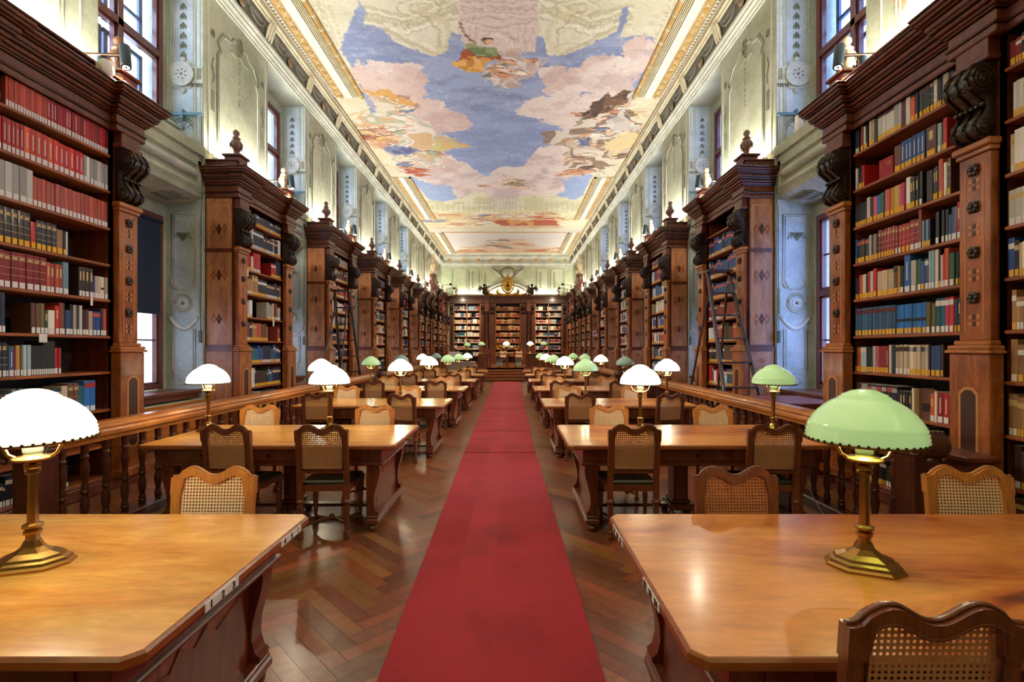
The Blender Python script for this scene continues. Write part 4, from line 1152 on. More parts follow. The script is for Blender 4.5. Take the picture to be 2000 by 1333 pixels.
RUNS = {'L': [
 # (shelf index from the top, x0, x1 in the drawing, count, colours, height, label colour, style)
 (0, 16, 97, 15, 'salm scar salm', .29, 'w', ''), (0, 97, 217, 21, 'red red dred', .29, 'w', 'line'),
 (1, 0, 52, 6, 'scar red', .31, 'w', 'line'), (1, 52, 120, 6, 'oran scar', .31, 'w', 'line'), (1, 120, 168, 5, 'scar red', .30, 'w', 'line'), (1, 168, 217, 7, 'grey whit grey', .29, 'w', ''),
 (2, 0, 70, 5, 'grey whit grey', .34, 'w', ''), (2, 70, 217, 18, 'salm', .29, 'w', ''),
 (3, 0, 65, 5, 'dbro blac dbro', .33, 'y', 'bands'), (3, 65, 75, 1, 'scar', .26, 'y', ''), (3, 75, 116, 4, 'blac navy', .29, 'y', 'bands'), (3, 116, 128, 1, 'tan', .25, 'y', ''), (3, 128, 133, 1, 'blac', .25, 'y', ''), (3, 133, 137, 1, 'whit', .25, '', ''),
 (4, 0, 96, 7, 'dred', .34, 'w', 'bands'), (4, 96, 128, 4, 'salm rbro', .30, 'w', 'text'), (4, 128, 139, 1, 'sblu', .34, 'w', ''), (4, 158, 186, 4, 'dbro', .32, 'w', 'text'), (4, 186, 190, 1, 'blue', .25, 'w', ''), (4, 190, 217, 4, 'beig crea whit', .25, 'w', 'belt'),
 (5, 0, 16, 2, 'navy', .37, 'w', ''), (5, 66, 84, 2, 'brow', .30, 'w', ''), (5, 84, 92, 1, 'oliv', .30, 'w', ''), (5, 92, 99, 1, 'dgre', .24, 'w', 'text'), (5, 99, 112, 1, 'whit', .24, 'w', ''), (5, 112, 120, 1, 'scar', .29, 'w', 'text'),
 (5, 120, 132, 2, 'rbro brow', .33, 'w', ''), (5, 132, 142, 1, 'blue', .26, 'w', ''), (5, 142, 165, 4, 'blac grey dgre whit', .32, 'w', ''), (5, 165, 178, 2, 'blac maro', .28, 'w', ''), (5, 178, 186, 1, 'beig', .27, 'w', ''), (5, 186, 200, 2, 'blue', .27, 'w', 'head'), (5, 200, 206, 1, 'navy', .3, 'w', ''), (5, 206, 213, 1, 'salm', .31, 'w', ''),
 (6, 0, 18, 2, 'navy', .32, 'w', 'bands'), (6, 18, 22, 1, 'blac', .3, 'w', ''), (6, 22, 33, 1, 'gblu', .28, 'w', 'line'), (6, 33, 37, 1, 'dred', .25, 'w', ''), (6, 37, 45, 1, 'ambe', .29, 'w', ''), (6, 45, 50, 1, 'oliv', .3, 'w', ''), (6, 50, 66, 2, 'lblu', .3, 'w', ''), (6, 66, 90, 5, 'blac', .29, 'w', 'text'), (6, 90, 112, 6, 'dgre blac', .34, 'w', ''), (6, 112, 124, 2, 'red', .27, 'w', ''),
 (7, 0, 28, 3, 'brow', .26, '', ''), (7, 28, 56, 4, 'sblu navy', .31, '', 'bands'), (7, 56, 105, 6, 'dgre navy', .27, 'w', 'bands'), (7, 105, 125, 3, 'navy blue', .28, 'w', 'bands'), (7, 125, 137, 1, 'beig', .3, 'w', ''), (7, 137, 158, 2, 'brow', .32, 'w', 'bands'), (7, 158, 168, 2, 'teal', .29, 'w', ''), (7, 168, 191, 2, 'bblu', .34, 'w', 'head'),
 ], 'R': [
 (0, 1664, 1674, 2, 'navy', .26, 'w', ''), (0, 1676, 1682, 1, 'rbro', .28, 'y', ''), (0, 1683, 1690, 2, 'blac whit', .26, 'y', ''), (0, 1693, 1703, 2, 'beig', .28, 'y', ''), (0, 1704, 1709, 1, 'dgre', .27, '', ''), (0, 1710, 1742, 4, 'whit', .31, 'y', 'head'), (0, 1742, 1756, 2, 'grey', .32, 'y', ''), (0, 1756, 1772, 2, 'whit maro', .3, '', ''),
 (0, 1773, 1781, 1, 'oran', .32, 'y', 'head'), (0, 1782, 1788, 1, 'navy', .32, 'y', ''), (0, 1790, 1811, 3, 'dgre', .29, 'y', 'head'), (0, 1811, 1825, 2, 'whit navy', .30, 'y', 'bands'), (0, 1826, 1834, 2, 'blac', .27, 'y', ''), (0, 1835, 1847, 1, 'grey', .31, 'y', 'text'), (0, 1847, 1857, 1, 'blac', .3, 'y', ''), (0, 1861, 1871, 1, 'blac', .29, 'y', 'bands'), (0, 1873, 1889, 2, 'blac dgre', .29, 'y', ''),
 (1, 1663, 1671, 1, 'whit', .25, '', ''), (1, 1673, 1680, 1, 'blac', .26, 'y', ''), (1, 1680, 1684, 1, 'red', .25, 'y', ''), (1, 1741, 1754, 1, 'brow', .27, 'y', ''), (1, 1754, 1801, 6, 'blue', .28, 'y', 'line'), (1, 1804, 1824, 1, 'brow', .28, 'y', 'text'), (1, 1825, 1833, 1, 'lblu', .27, 'w', ''), (1, 1834, 1837, 1, 'blac', .26, 'y', ''), (1, 1837, 1845, 1, 'scar', .29, 'y', ''),
 (2, 1664, 1688, 5, 'blac', .26, 'y', 'text'), (2, 1688, 1695, 1, 'whit', .29, 'y', ''), (2, 1695, 1701, 1, 'dbro', .27, 'y', ''), (2, 1701, 1708, 1, 'pink', .27, 'y', ''), (2, 1708, 1715, 1, 'bblu', .27, 'y', ''), (2, 1715, 1722, 1, 'gree', .28, 'y', ''), (2, 1723, 1733, 2, 'oran pink', .29, 'y', ''), (2, 1733, 1741, 1, 'ambe', .29, 'y', ''), (2, 1741, 1751, 1, 'yell', .29, 'y', ''), (2, 1751, 1762, 2, 'mage pink', .29, 'y', ''), (2, 1764, 1772, 1, 'whit', .32, 'y', ''), (2, 1772, 1788, 3, 'blac', .3, 'y', 'text'), (2, 1790, 1796, 1, 'blac', .33, 'w', ''),
 (2, 1804, 1816, 1, 'dbro', .3, '', ''), (2, 1817, 1827, 2, 'blac', .31, 'y', 'text'), (2, 1828, 1837, 1, 'oran', .36, 'y', ''), (2, 1838, 1844, 1, 'whit', .31, 'w', ''), (2, 1845, 1852, 1, 'brow', .34, 'y', 'bands'),
 (3, 1664, 1670, 1, 'bblu', .28, 'y', ''), (3, 1670, 1693, 3, 'blac', .26, 'y', 'head'), (3, 1693, 1710, 4, 'dbro grey', .28, 'y', ''), (3, 1711, 1743, 6, 'dred', .30, 'y', 'bands'), (3, 1744, 1755, 2, 'dred', .29, 'w', 'bands'), (3, 1756, 1771, 2, 'red', .29, 'y', 'bands'), (3, 1771, 1789, 2, 'dred', .3, 'w', 'bands'), (3, 1789, 1795, 1, 'rbro', .38, 'w', ''),
 (3, 1796, 1812, 4, 'navy sblu', .26, 'y', ''), (3, 1822, 1829, 1, 'blac', .3, 'w', ''), (3, 1834, 1846, 2, 'blac', .3, 'w', ''), (3, 1846, 1852, 1, 'blue', .24, 'w', ''), (3, 1852, 1863, 1, 'purp', .3, 'w', ''), (3, 1863, 1871, 1, 'red', .33, 'w', 'text'), (3, 1871, 1878, 1, 'ambe', .29, 'w', ''), (3, 1878, 1890, 2, 'purp', .34, 'w', 'text'),
 (4, 1664, 1673, 2, 'navy', .24, 'y', ''), (4, 1673, 1680, 1, 'salm', .27, 'y', ''), (4, 1680, 1687, 1, 'crea', .27, 'y', ''), (4, 1687, 1691, 1, 'blac', .26, 'y', ''), (4, 1691, 1701, 2, 'whit red', .29, 'y', ''), (4, 1701, 1708, 1, 'red', .31, 'y', ''), (4, 1708, 1741, 3, 'beig', .27, 'y', 'text'), (4, 1741, 1749, 1, 'brow', .29, 'y', 'head'), (4, 1749, 1753, 1, 'ambe', .28, 'y', ''), (4, 1753, 1760, 1, 'blac', .27, 'w', ''),
 (4, 1761, 1773, 1, 'bblu', .37, 'w', 'line'), (4, 1773, 1783, 1, 'grey', .31, 'w', ''), (4, 1786, 1793, 1, 'gree', .31, 'w', ''), (4, 1793, 1801, 1, 'blue', .28, 'y', ''), (4, 1801, 1808, 1, 'purp', .3, 'w', 'head'), (4, 1808, 1820, 2, 'sblu lblu', .36, 'w', ''), (4, 1820, 1827, 1, 'crea', .36, 'w', ''), (4, 1827, 1831, 1, 'blac', .36, 'y', ''), (4, 1831, 1836, 1, 'whit', .3, 'w', ''), (4, 1836, 1839, 1, 'scar', .31, 'w', ''), (4, 1839, 1848, 1, 'oran', .35, 'w', ''), (4, 1849, 1859, 1, 'gree', .3, 'w', ''), (4, 1860, 1866, 1, 'blac', .3, 'y', ''), (4, 1867, 1890, 3, 'gblu', .35, 'y', 'head'),
 (5, 1663, 1745, 12, 'gblu', .31, 'y', 'head'), (5, 1745, 1804, 7, 'bblu', .30, 'y', 'belt'), (5, 1804, 1812, 1, 'oliv', .3, 'w', ''), (5, 1813, 1821, 1, 'oliv', .28, 'w', ''), (5, 1822, 1831, 1, 'teal', .32, 'w', 'head'), (5, 1831, 1840, 1, 'teal', .32, 'w', 'head'), (5, 1840, 1848, 1, 'mage', .32, 'w', 'head'), (5, 1848, 1857, 1, 'scar', .32, 'w', 'head'), (5, 1858, 1863, 1, 'blue', .3, 'y', ''), (5, 1864, 1875, 1, 'dgre', .3, 'y', 'text'), (5, 1876, 1884, 1, 'blac', .29, 'y', 'text'), (5, 1884, 1890, 2, 'maro pink', .29, 'w', ''),
 (6, 1664, 1670, 1, 'dgre', .28, 'y', ''), (6, 1670, 1677, 1, 'oran', .28, 'y', ''), (6, 1677, 1688, 1, 'lblu', .28, 'y', 'head'), (6, 1688, 1700, 3, 'blac', .28, 'y', 'text'), (6, 1700, 1706, 1, 'grey', .29, 'y', ''), (6, 1706, 1712, 1, 'pink', .29, 'y', ''), (6, 1712, 1731, 4, 'dred', .29, 'y', 'line'), (6, 1731, 1736, 1, 'whit', .3, '', ''), (6, 1736, 1745, 1, 'navy', .3, '', ''), (6, 1745, 1772, 4, 'beig', .3, 'w', 'head'), (6, 1772, 1808, 5, 'crea beig', .3, 'y', 'head'), (6, 1808, 1812, 1, 'blac', .31, 'y', ''), (6, 1812, 1832, 2, 'blue', .29, 'y', ''), (6, 1832, 1837, 1, 'dbro', .3, 'y', ''),
 (7, 1668, 1690, 2, 'grey brow', .3, '', ''), (7, 1690, 1748, 6, 'navy blac', .3, '', 'head'), (7, 1748, 1775, 5, 'blac', .26, 'y', 'text'), (7, 1775, 1780, 1, 'crea', .30, '', ''), (7, 1811, 1820, 1, 'oran', .26, 'w', 'text'), (7, 1820, 1825, 1, 'crea', .29, 'w', ''), (7, 1825, 1837, 1, 'dred', .29, 'w', 'line'), (7, 1837, 1849, 1, 'red', .28, 'w', 'line'), (7, 1849, 1863, 1, 'blue', .30, 'w', 'line'), (7, 1864, 1873, 1, 'blac', .28, 'w', 'text'), (7, 1873, 1878, 1, 'dbro', .27, 'w', 'text'),
 ]}
rows = {0:9, 1:8, 2:7, 3:6, 4:5, 5:4, 6:3, 7:2}
TITLEV = {'head': {'gblu':'maro','bblu':'red','teal':'whit','mage':'whit','scar':'whit','whit':'maro','oran':'navy','dgre':'maro','blac':'salm','beig':'dbro','crea':'grey','lblu':'whit','purp':'whit','brow':'blac','blue':'oran','navy':'grey'},
          'belt': {'bblu':'blac','beig':'blac','crea':'blac','whit':'blac'}}
nthL = ['top','second','third','fourth','fifth','sixth','seventh','eighth']
LAB = MB; nb = 0
STUFF = []            # books beyond the three hundred that show largest
ALL = []
for side, runs in RUNS.items():
    s, XF, uw, uo = SIDES[side]
    cnt = {}
    for (row, xa, xb, n_, cols_, h, tg, style) in runs:
        da, db = (4464/(1000-xa), 4464/(1000-xb)) if side == 'L' else (3792/(xb-1000), 3792/(xa-1000))
        da, db = max(4.315, min(5.685, da)), max(4.315, min(5.685, db))
        cl = cols_.split()
        w_ = (db-da)/n_; order = range(n_)
        # fan of slight width changes
        ws = [1+.25*(rnd.random()-.5) for _ in order]; t_ = sum(ws)
        v = da
        seq = []
        for i in order:
            th = ws[i]/t_*(db-da); seq.append((v, th-.0012)); v += th
        for i, (v, th) in enumerate(seq):
            ALL.append((side, row, v, th, cl[i % len(cl)], h*(1+.02*(rnd.random()-.5)), tg, style))
def area(b): return b[3]*b[5]/b[2]**2
lim = sorted((area(b) for b in ALL), reverse=True)[min(len(ALL), 298)-1]
percount = {}
def shelf_z(row): return SHZ[rows[row]]
for b in sorted(ALL, key=lambda b: (b[0], b[1], -b[2])):
    side, row, v, th, c, h, tg, style = b
    if area(b) < lim: STUFF.append(b); continue
    s, XF, uw, uo = SIDES[side]
    key = (side, row, c, tg); percount[key] = percount.get(key, 0)+1
    vi = rnd.randint(0, 2)
    mb = MB()
    ua = .02+.008*rnd.random()
    z = shelf_z(row)
    add_book(mb, s, 0, 0, 0, 0, th, h, .2, 0, style)
    tm = TITLE
    if style in TITLEV and c in TITLEV[style]: tm = bmat(TITLEV[style][c], 1)
    elif style == 'line': tm = PAPER
    lab = '%s book%s, %s such from the window, %s shelf, front %s bookcase' % (
        CNAME[c], {'w': ' with white tag', 'y': ' with yellow tag', '': ''}[tg], ordn(percount[key]-1), nthL[row], 'left' if side == 'L' else 'right')
    o = mb.build('book', [bmat(c, vi), PAGES, tm], None, None, (XF+s*ua, v, z+.0005))
    lw = lab.split()
    tag(o, lab, 'book', 'books on the %s shelf of the front %s bookcase' % (nthL[row], 'left' if side == 'L' else 'right'))
    if tg:
        m = MB(); e = -.0016; w0 = th*.12 if th > .02 else 0
        m.box(s*e, s*(e+.0012), w0, th-w0, .006, .062)
        m.build('call_number_label', [TAGW if tg == 'w' else TAGY], o)
# front-facing covers on the right bookcase
m = MB(); m.box(.12, .135, 0, .2, 0, .25, 0); m.box(.117, .12, .02, .18, .15, .21, 1); m.prism([(.1,.18),(.13,.155),(.16,.18),(.13,.205)], 'X', .114, .117, 0)
o = m.build('book', [bmat('red', 1), bmat('salm', 1)], loc=(XFR, 5.25, SHZ[8])); tag(o, 'red book facing out with pale band on second shelf, front right bookcase', 'book')
m = MB(); m.box(.08, .1, 0, .22, 0, .3, 0); m.box(.078, .08, .06, .15, .08, .16, 1)
o = m.build('book', [bmat('brow', 2), bmat('blac', 1)], loc=(XFR, 4.67, SHZ[2])); tag(o, 'brown book facing out beside black volumes, eighth shelf, front right bookcase', 'book')

# everything further off: one mass of shelved books
sb = MB()
def lowbook(P, a0, th, z, h, dep, c, tg, ch):
    """P maps (depth, along, z) to the world"""
    k = .85+.3*rnd.random()
    cc = lin([min(255, x*k) for x in CLR[c]])
    q = [P(0,a0,z),P(0,a0+th,z),P(dep,a0+th,z),P(dep,a0,z),P(0,a0,z+h),P(0,a0+th,z+h),P(dep,a0+th,z+h),P(dep,a0,z+h)]
    sb.add(q, [(0,1,5,4),(1,2,6,5),(3,0,4,7)], 0, False, cc); sb.add(q, [(4,5,6,7)], 0, False, lin((180,168,146)))
    if tg:
        t = P(-.002,a0,z); q = [P(-.002,a0+.1*th,z+.006),P(-.002,a0+.9*th,z+.006),P(-.002,a0+.9*th,z+.06),P(-.002,a0+.1*th,z+.06)]
        sb.add(q, [(0,1,2,3)], 0, False, lin((230,228,224) if tg == 'w' else (236,178,44)))
    if ch:
        q = [P(-.0015,a0,z+h*.72),P(-.0015,a0+th,z+h*.72),P(-.0015,a0+th,z+h*.86),P(-.0015,a0,z+h*.86)]
        sb.add(q, [(0,1,2,3)], 0, False, lin(ch))
def fill(P, a0, a1, z, hmax, pal, tagc, full=1.0, ch=None, uni=False):
    a = a0; gap = rnd.random() < (1-full)*1.3
    g0 = a0+(a1-a0)*rnd.uniform(.2, .8); g1 = g0+(a1-a0)*rnd.uniform(.15, .45) if gap else g0
    while a < a1-.02:
        if gap and g0 < a < g1: a = g1; gap = False; continue
        n_ = rnd.choice([1, 1, 2, 3, 5, 8]) if not uni else 40
        c = rnd.choice(pal); h = hmax*(rnd.uniform(.68, .95) if not uni else .85); w0 = rnd.uniform(.022, .05)
        tg = rnd.choice(tagc); chh = ch if ch and rnd.random() < .8 else ((rnd.choice([None, None, (206,176,120), (230,226,220)])) if not uni else ch)
        for i in range(n_):
            w_ = w0*rnd.uniform(.9, 1.1)
            if a+w_ > a1: a = a1; break
            lowbook(P, a, w_-.0012, z, h*rnd.uniform(.985, 1.015), .2, c if not uni else rnd.choice(pal), tg, chh); a += w_
GEN = ['navy','blue','gblu','brow','beig','whit','dred','dgre','blac','tan','grey','crea','sblu','rbro','purp','teal','dbro','whit','red','salm']
DARKP = ['navy','blac','gblu','navy','blue','dgre','dbro','whit']
for b in STUFF:
    side, row, v, th, c, h, tg, style = b
    s, XF, uw, uo = SIDES[side]
    lowbook(lambda u, a, z: (XF+s*(u+.024), a, z), v, th, shelf_z(row)+.0005, h, .2, c, tg, (206,176,120) if style in ('bands','head') else None)
SPEC = {  # palettes shelf by shelf, bottom first
 ('L',2): [DARKP]*3+[['blue','gblu','teal','navy','blue'],['dgre','teal','brow','tan','navy','salm'],['grey','beig','navy','whit','brow','rbro'],['tan','tan','beig','navy','brow'],['navy','sblu','whit','blac','gree','red'],['navy','blac','whit','navy'],['navy','blac','navy']],
 ('R',2): [GEN,['red','red','grey','whit','brow'],['dred','red','gblu','red','whit'],['beig','brow','navy'],['brow','dbro','whit','salm'],['blac','rbro','dred','whit'],['blue','navy'],['blue','navy'],['blue','navy'],['blac']],
 ('R',3): [GEN,['teal','gree','rbro','navy','beig'],['grey','salm','sblu','whit'],['purp','sblu','grey','navy','beig'],['blue','salm','brow','whit'],['blue','whit','navy','ambe'],['whit','crea','whit'],['blue','gblu','whit'],GEN,GEN],
 ('L',3): [GEN,['tan','beig','oliv','gree'],['tan','salm','brow','beig'],['blue','navy','bblu'],['brow','dred','whit','navy'],['navy','whit','blac','navy'],['navy','dred','whit'],['brow','red','salm','dbro'],['brow','red','dbro','whit'],['brow','grey','whit']]}
HMX = [.30]+[SHZ[i+1]-SHZ[i]-.05 for i in range(1, 9)]+[.25]
for side in 'LR':
    s, XF, uw, uo = SIDES[side]
    P = lambda u, a, z: (XF+s*(u+.025), a, z)
    for k, y in [(2, PIERS[0]), (3, PIERS[1]), (4, PIERS[2]), (5, PIERS[3]), (6, 24.4), (6.5, 26.15)]:
        sp = SPEC.get((side, k))
        for i, z in enumerate(SHZ):
            pal = sp[i] if sp else [rnd.choice(GEN) for _ in range(6)]
            ch = None
            if (side, k) == ('R', 2) and i in (6, 7, 8): ch = (206, 92, 60)
            if (side, k) == ('R', 2) and i == 9: continue
            fill(P, y+.36, y+1.74, z+.0005, HMX[i], pal, ['y','y','w'] if k < 4 else ['y','w','w',''], .72, ch)
    for b in range(3):
        for i, z in enumerate(SHZ+[4.28]):
            fill(P, 28.6+.31+b*2.04, 28.6+.31+b*2.04+1.72, z+.0005, .34 if i < 9 else .26, GEN+['whit','crea'], ['w','y',''], .85)
    # the near bay in front of the brass lamp, and the low shelves seen through the balusters
    near = [['dbro','brow','tan'],['dbro','brow'],['brow','tan','dbro'],['brow','tan'],['brow','tan','dbro'],['red','crea','blac','blue'],['whit','blac','dgre','grey'],['blac','whit','beig'],['blac','whit','dgre'],['blac','dred','dbro']]
    for i, z in enumerate(SHZ): fill(P, 2.56, 3.94, z+.0005, HMX[i], near[i], ['y','y','w'], .95)
    if side == 'R':
        for i in (0, 1): fill(P, 4.31, 5.69, SHZ[i]+.0005, HMX[i], ['blac','dgre','blac','dbro'], ['y','y','w'], 1, (70,40,30))
    else:
        fill(P, 4.31, 5.2, SHZ[0]+.0005, HMX[0], ['dbro','navy'], ['w'], .6)
for (E, x0, pal, hh) in ((E1, -4.45, GEN+['whit','crea'], .34), (E3, 1.36, GEN+['whit','crea','salm'], .34), (E2, -1.62, ['brow','tan','brow','rbro','tan'], .36)):
    root, zs, bw = E; bays = 2 if E is not E2 else 1; pil = .28 if E is not E2 else .42
    for k in range(bays):
        xx = x0+pil+.04+k*(bw+.04)
        for i, z in enumerate(zs):
            if i < 1: continue
            P = lambda u, a, zz: (a, YEND-.5+.03+u, zz)
            p = pal
            if E is E2 and i == 2: p = ['crea','whit','dbro','ambe']
            fill(P, xx+.01, xx+bw-.01, z+.036, hh, p, ['','w'] if E is not E2 else [''], .8 if E is not E2 else 1)
BOOKC = attr_mat('book_covers', .5, .1)
o = sb.build('shelved_books', [BOOKC]); tag(o, 'rows of books filling the farther shelves', 'books', kind='stuff')

# paper slips on the shelf edges, ribbon
def slip(loc, w, h, lab, s=1):
    m = MB(); m.box(0, s*.0015, 0, w, -h, 0); m.box(0, s*.03, 0, w, 0, .001)
    o = m.build('paper_slip', [PAPER], loc=loc, rotz=0); tag(o, lab, 'paper slip', 'paper slips on the shelves'); return o
slip((XFL+.003, 4.83, SHZ[4]-.004+.004), .085, .085, 'white paper slip hanging from the sixth shelf edge, front left bookcase', -1)
slip((XFL+.003, 5.42, SHZ[5]+.001), .03, .09, 'narrow white slip hanging from fifth shelf edge, front left bookcase', -1)
slip((XFL+.003, 8.62, SHZ[7]+.001), .05, .12, 'white paper slip on upper shelf of second bookcase, left wall', -1)
slip((XFL+.003, 9.55, SHZ[5]+.001), .06, .13, 'white paper slip on middle shelf of second bookcase, left wall', -1)

# ------------------------------------------------------------------ balustrades
def baluster(h0, h1):
    L = h1-h0
    prof = [(.030,0),(.030,.05),(.036,.055),(.036,.075),(.026,.085),(.034,.10),(.026,.12),(.022,.14),(.03,.20),(.036,.26),(.032,.32),(.024,.37),(.022,.39),(.034,.41),(.034,.43),(.024,.445),(.032,.47),(.024,.50),(.022,.53),(.029,.60),(.034,.68),(.032,.74),(.022,.80),(.032,.82),(.032,.84),(.023,.86),(.03,.88),(.03,1.0)]
    mb = MB(); mb.lathe([(r, h0+z*L) for r, z in prof], (0,0,0), 12, 0); return mb
def newel(s):
    mb = MB()
    mb.bbox(-.09, .09, -.1, .1, 0, .84, .01, 0); mb.bbox(-.11, .11, -.12, .12, 0, .14, .012, 0); mb.bbox(-.105, .105, -.115, .115, .80, .86, .01, 0)
    return mb
def scroll_end(d):
    """rolled end of the handrail, d = -1 towards the camera"""
    mb = MB()
    mb.lathe([(.09,-.10),(.10,-.09),(.10,.09),(.09,.10)], (0, d*.03, .90), 18, 0, 'X')
    for sx in (-.103, .103):
        for r in (.075, .05, .025): mb.tube([(sx, d*.03+r*math.cos(t*PI/8), .90+r*math.sin(t*PI/8)) for t in range(16)], .009, 5, 0, True)
    for q in range(7): mb.tube([(-.1+.033*q, d*.03+.1*math.sin(t*PI/6-.3), .90+.1*math.cos(t*PI/6-.3)) for t in range(6)], .012, 5, 0)
    for q in (-.05, .05): mb.ball((q, d*.11, .80), .022, 0, 8, 5)
    return mb
def balustrade(x, y0, y1, label):
    root = thing('balustrade', label, 'railing', (x, y0, 0), 0, 'balustrades between the tables and the bookcases')
    L = y1-y0
    mb = MB(); mb.bbox(-.075, .075, 0, L, .02, .10, .01)
    mb.bbox(-.06, .06, 0, L, 0, .03, .004); mb.build('base_rail', [W_BAL], root)
    mb = MB()
    prof = [(-.05,.82),(.05,.82),(.055,.85),(.085,.87),(.09,.90),(.075,.92),(.095,.94),(.09,.965),(.05,.985),(-.05,.985),(-.09,.965),(-.095,.94),(-.075,.92),(-.09,.90),(-.085,.87),(-.055,.85)]
    mb.prism(prof, 'Y', .02, L-.02); mb.build('handrail', [W_RAIL], root)
    newel(1).build('newel_post', [W_BAL], root, loc=(0,.02,0)); newel(1).build('newel_post', [W_BAL], root, loc=(0,L-.02,0))
    scroll_end(-1).build('scroll', [W_BAL], root, loc=(0,-.06,0)); scroll_end(1).build('scroll', [W_BAL], root, loc=(0,L+.06,0))
    n_ = int((L-.3)/.21); b0 = None
    for k in range(n_):
        y = .23+k*(L-.46)/(n_-1)
        if b0 is None: b0 = baluster(.10, .83).build('baluster', [W_BAL], root, loc=(0,y,0))
        else:
            c = b0.copy(); C.objects.link(c); c.parent = root; c.location = (0,y,0)
    return root
balustrade(-3.62, 3.72, 12.6, 'long oak balustrade with turned balusters on the left, nearer run')
balustrade(-3.58, 13.6, 19.8, 'oak balustrade with turned balusters on the left, farther run')
balustrade(3.12, 3.78, 12.2, 'long oak balustrade with turned balusters on the right, nearer run')
balustrade(3.06, 14.2, 19.8, 'oak balustrade with turned balusters on the right, farther run')

# ------------------------------------------------------------------ carpet
mb = MB()
def cl_(y): 
    t = np.interp(y, [-3, 2.39, 7.85, 24.2], [-.62, -.652, -.745, -.86]); return float(t)
def cr_(y): return float(np.interp(y, [-3, 2.39, 7.85, 24.2], [.46, .452, .36, .37]))
ys_ = np.arange(-3, 24.2, .1); nx = 8
vs = []; 
for y in ys_:
    zz = .016+.005*max(0, math.sin(y*2*PI/1.35))**3
    for i in range(nx+1): vs.append((cl_(y)+(cr_(y)-cl_(y))*i/nx, y, zz))
fs = [(j*(nx+1)+i, j*(nx+1)+i+1, (j+1)*(nx+1)+i+1, (j+1)*(nx+1)+i) for j in range(len(ys_)-1) for i in range(nx)]
mb.add(vs, fs, 0, True)
n_ = len(ys_)
for i in (0, nx):
    vv = [vs[j*(nx+1)+i] for j in range(n_)]
    mb.add(vv+[(p[0], p[1], .0) for p in vv], [(j, j+1, n_+j+1, n_+j) for j in range(n_-1)], 0)
for y in (7.6, 9.6, 13.2, 17.5):
    mb.box(cl_(y), cr_(y), y, y+.012, .019, .0225, 0)
o = mb.build('carpet_runner', [CARPET]); tag(o, 'long red carpet runner down the middle aisle to the steps', 'carpet')

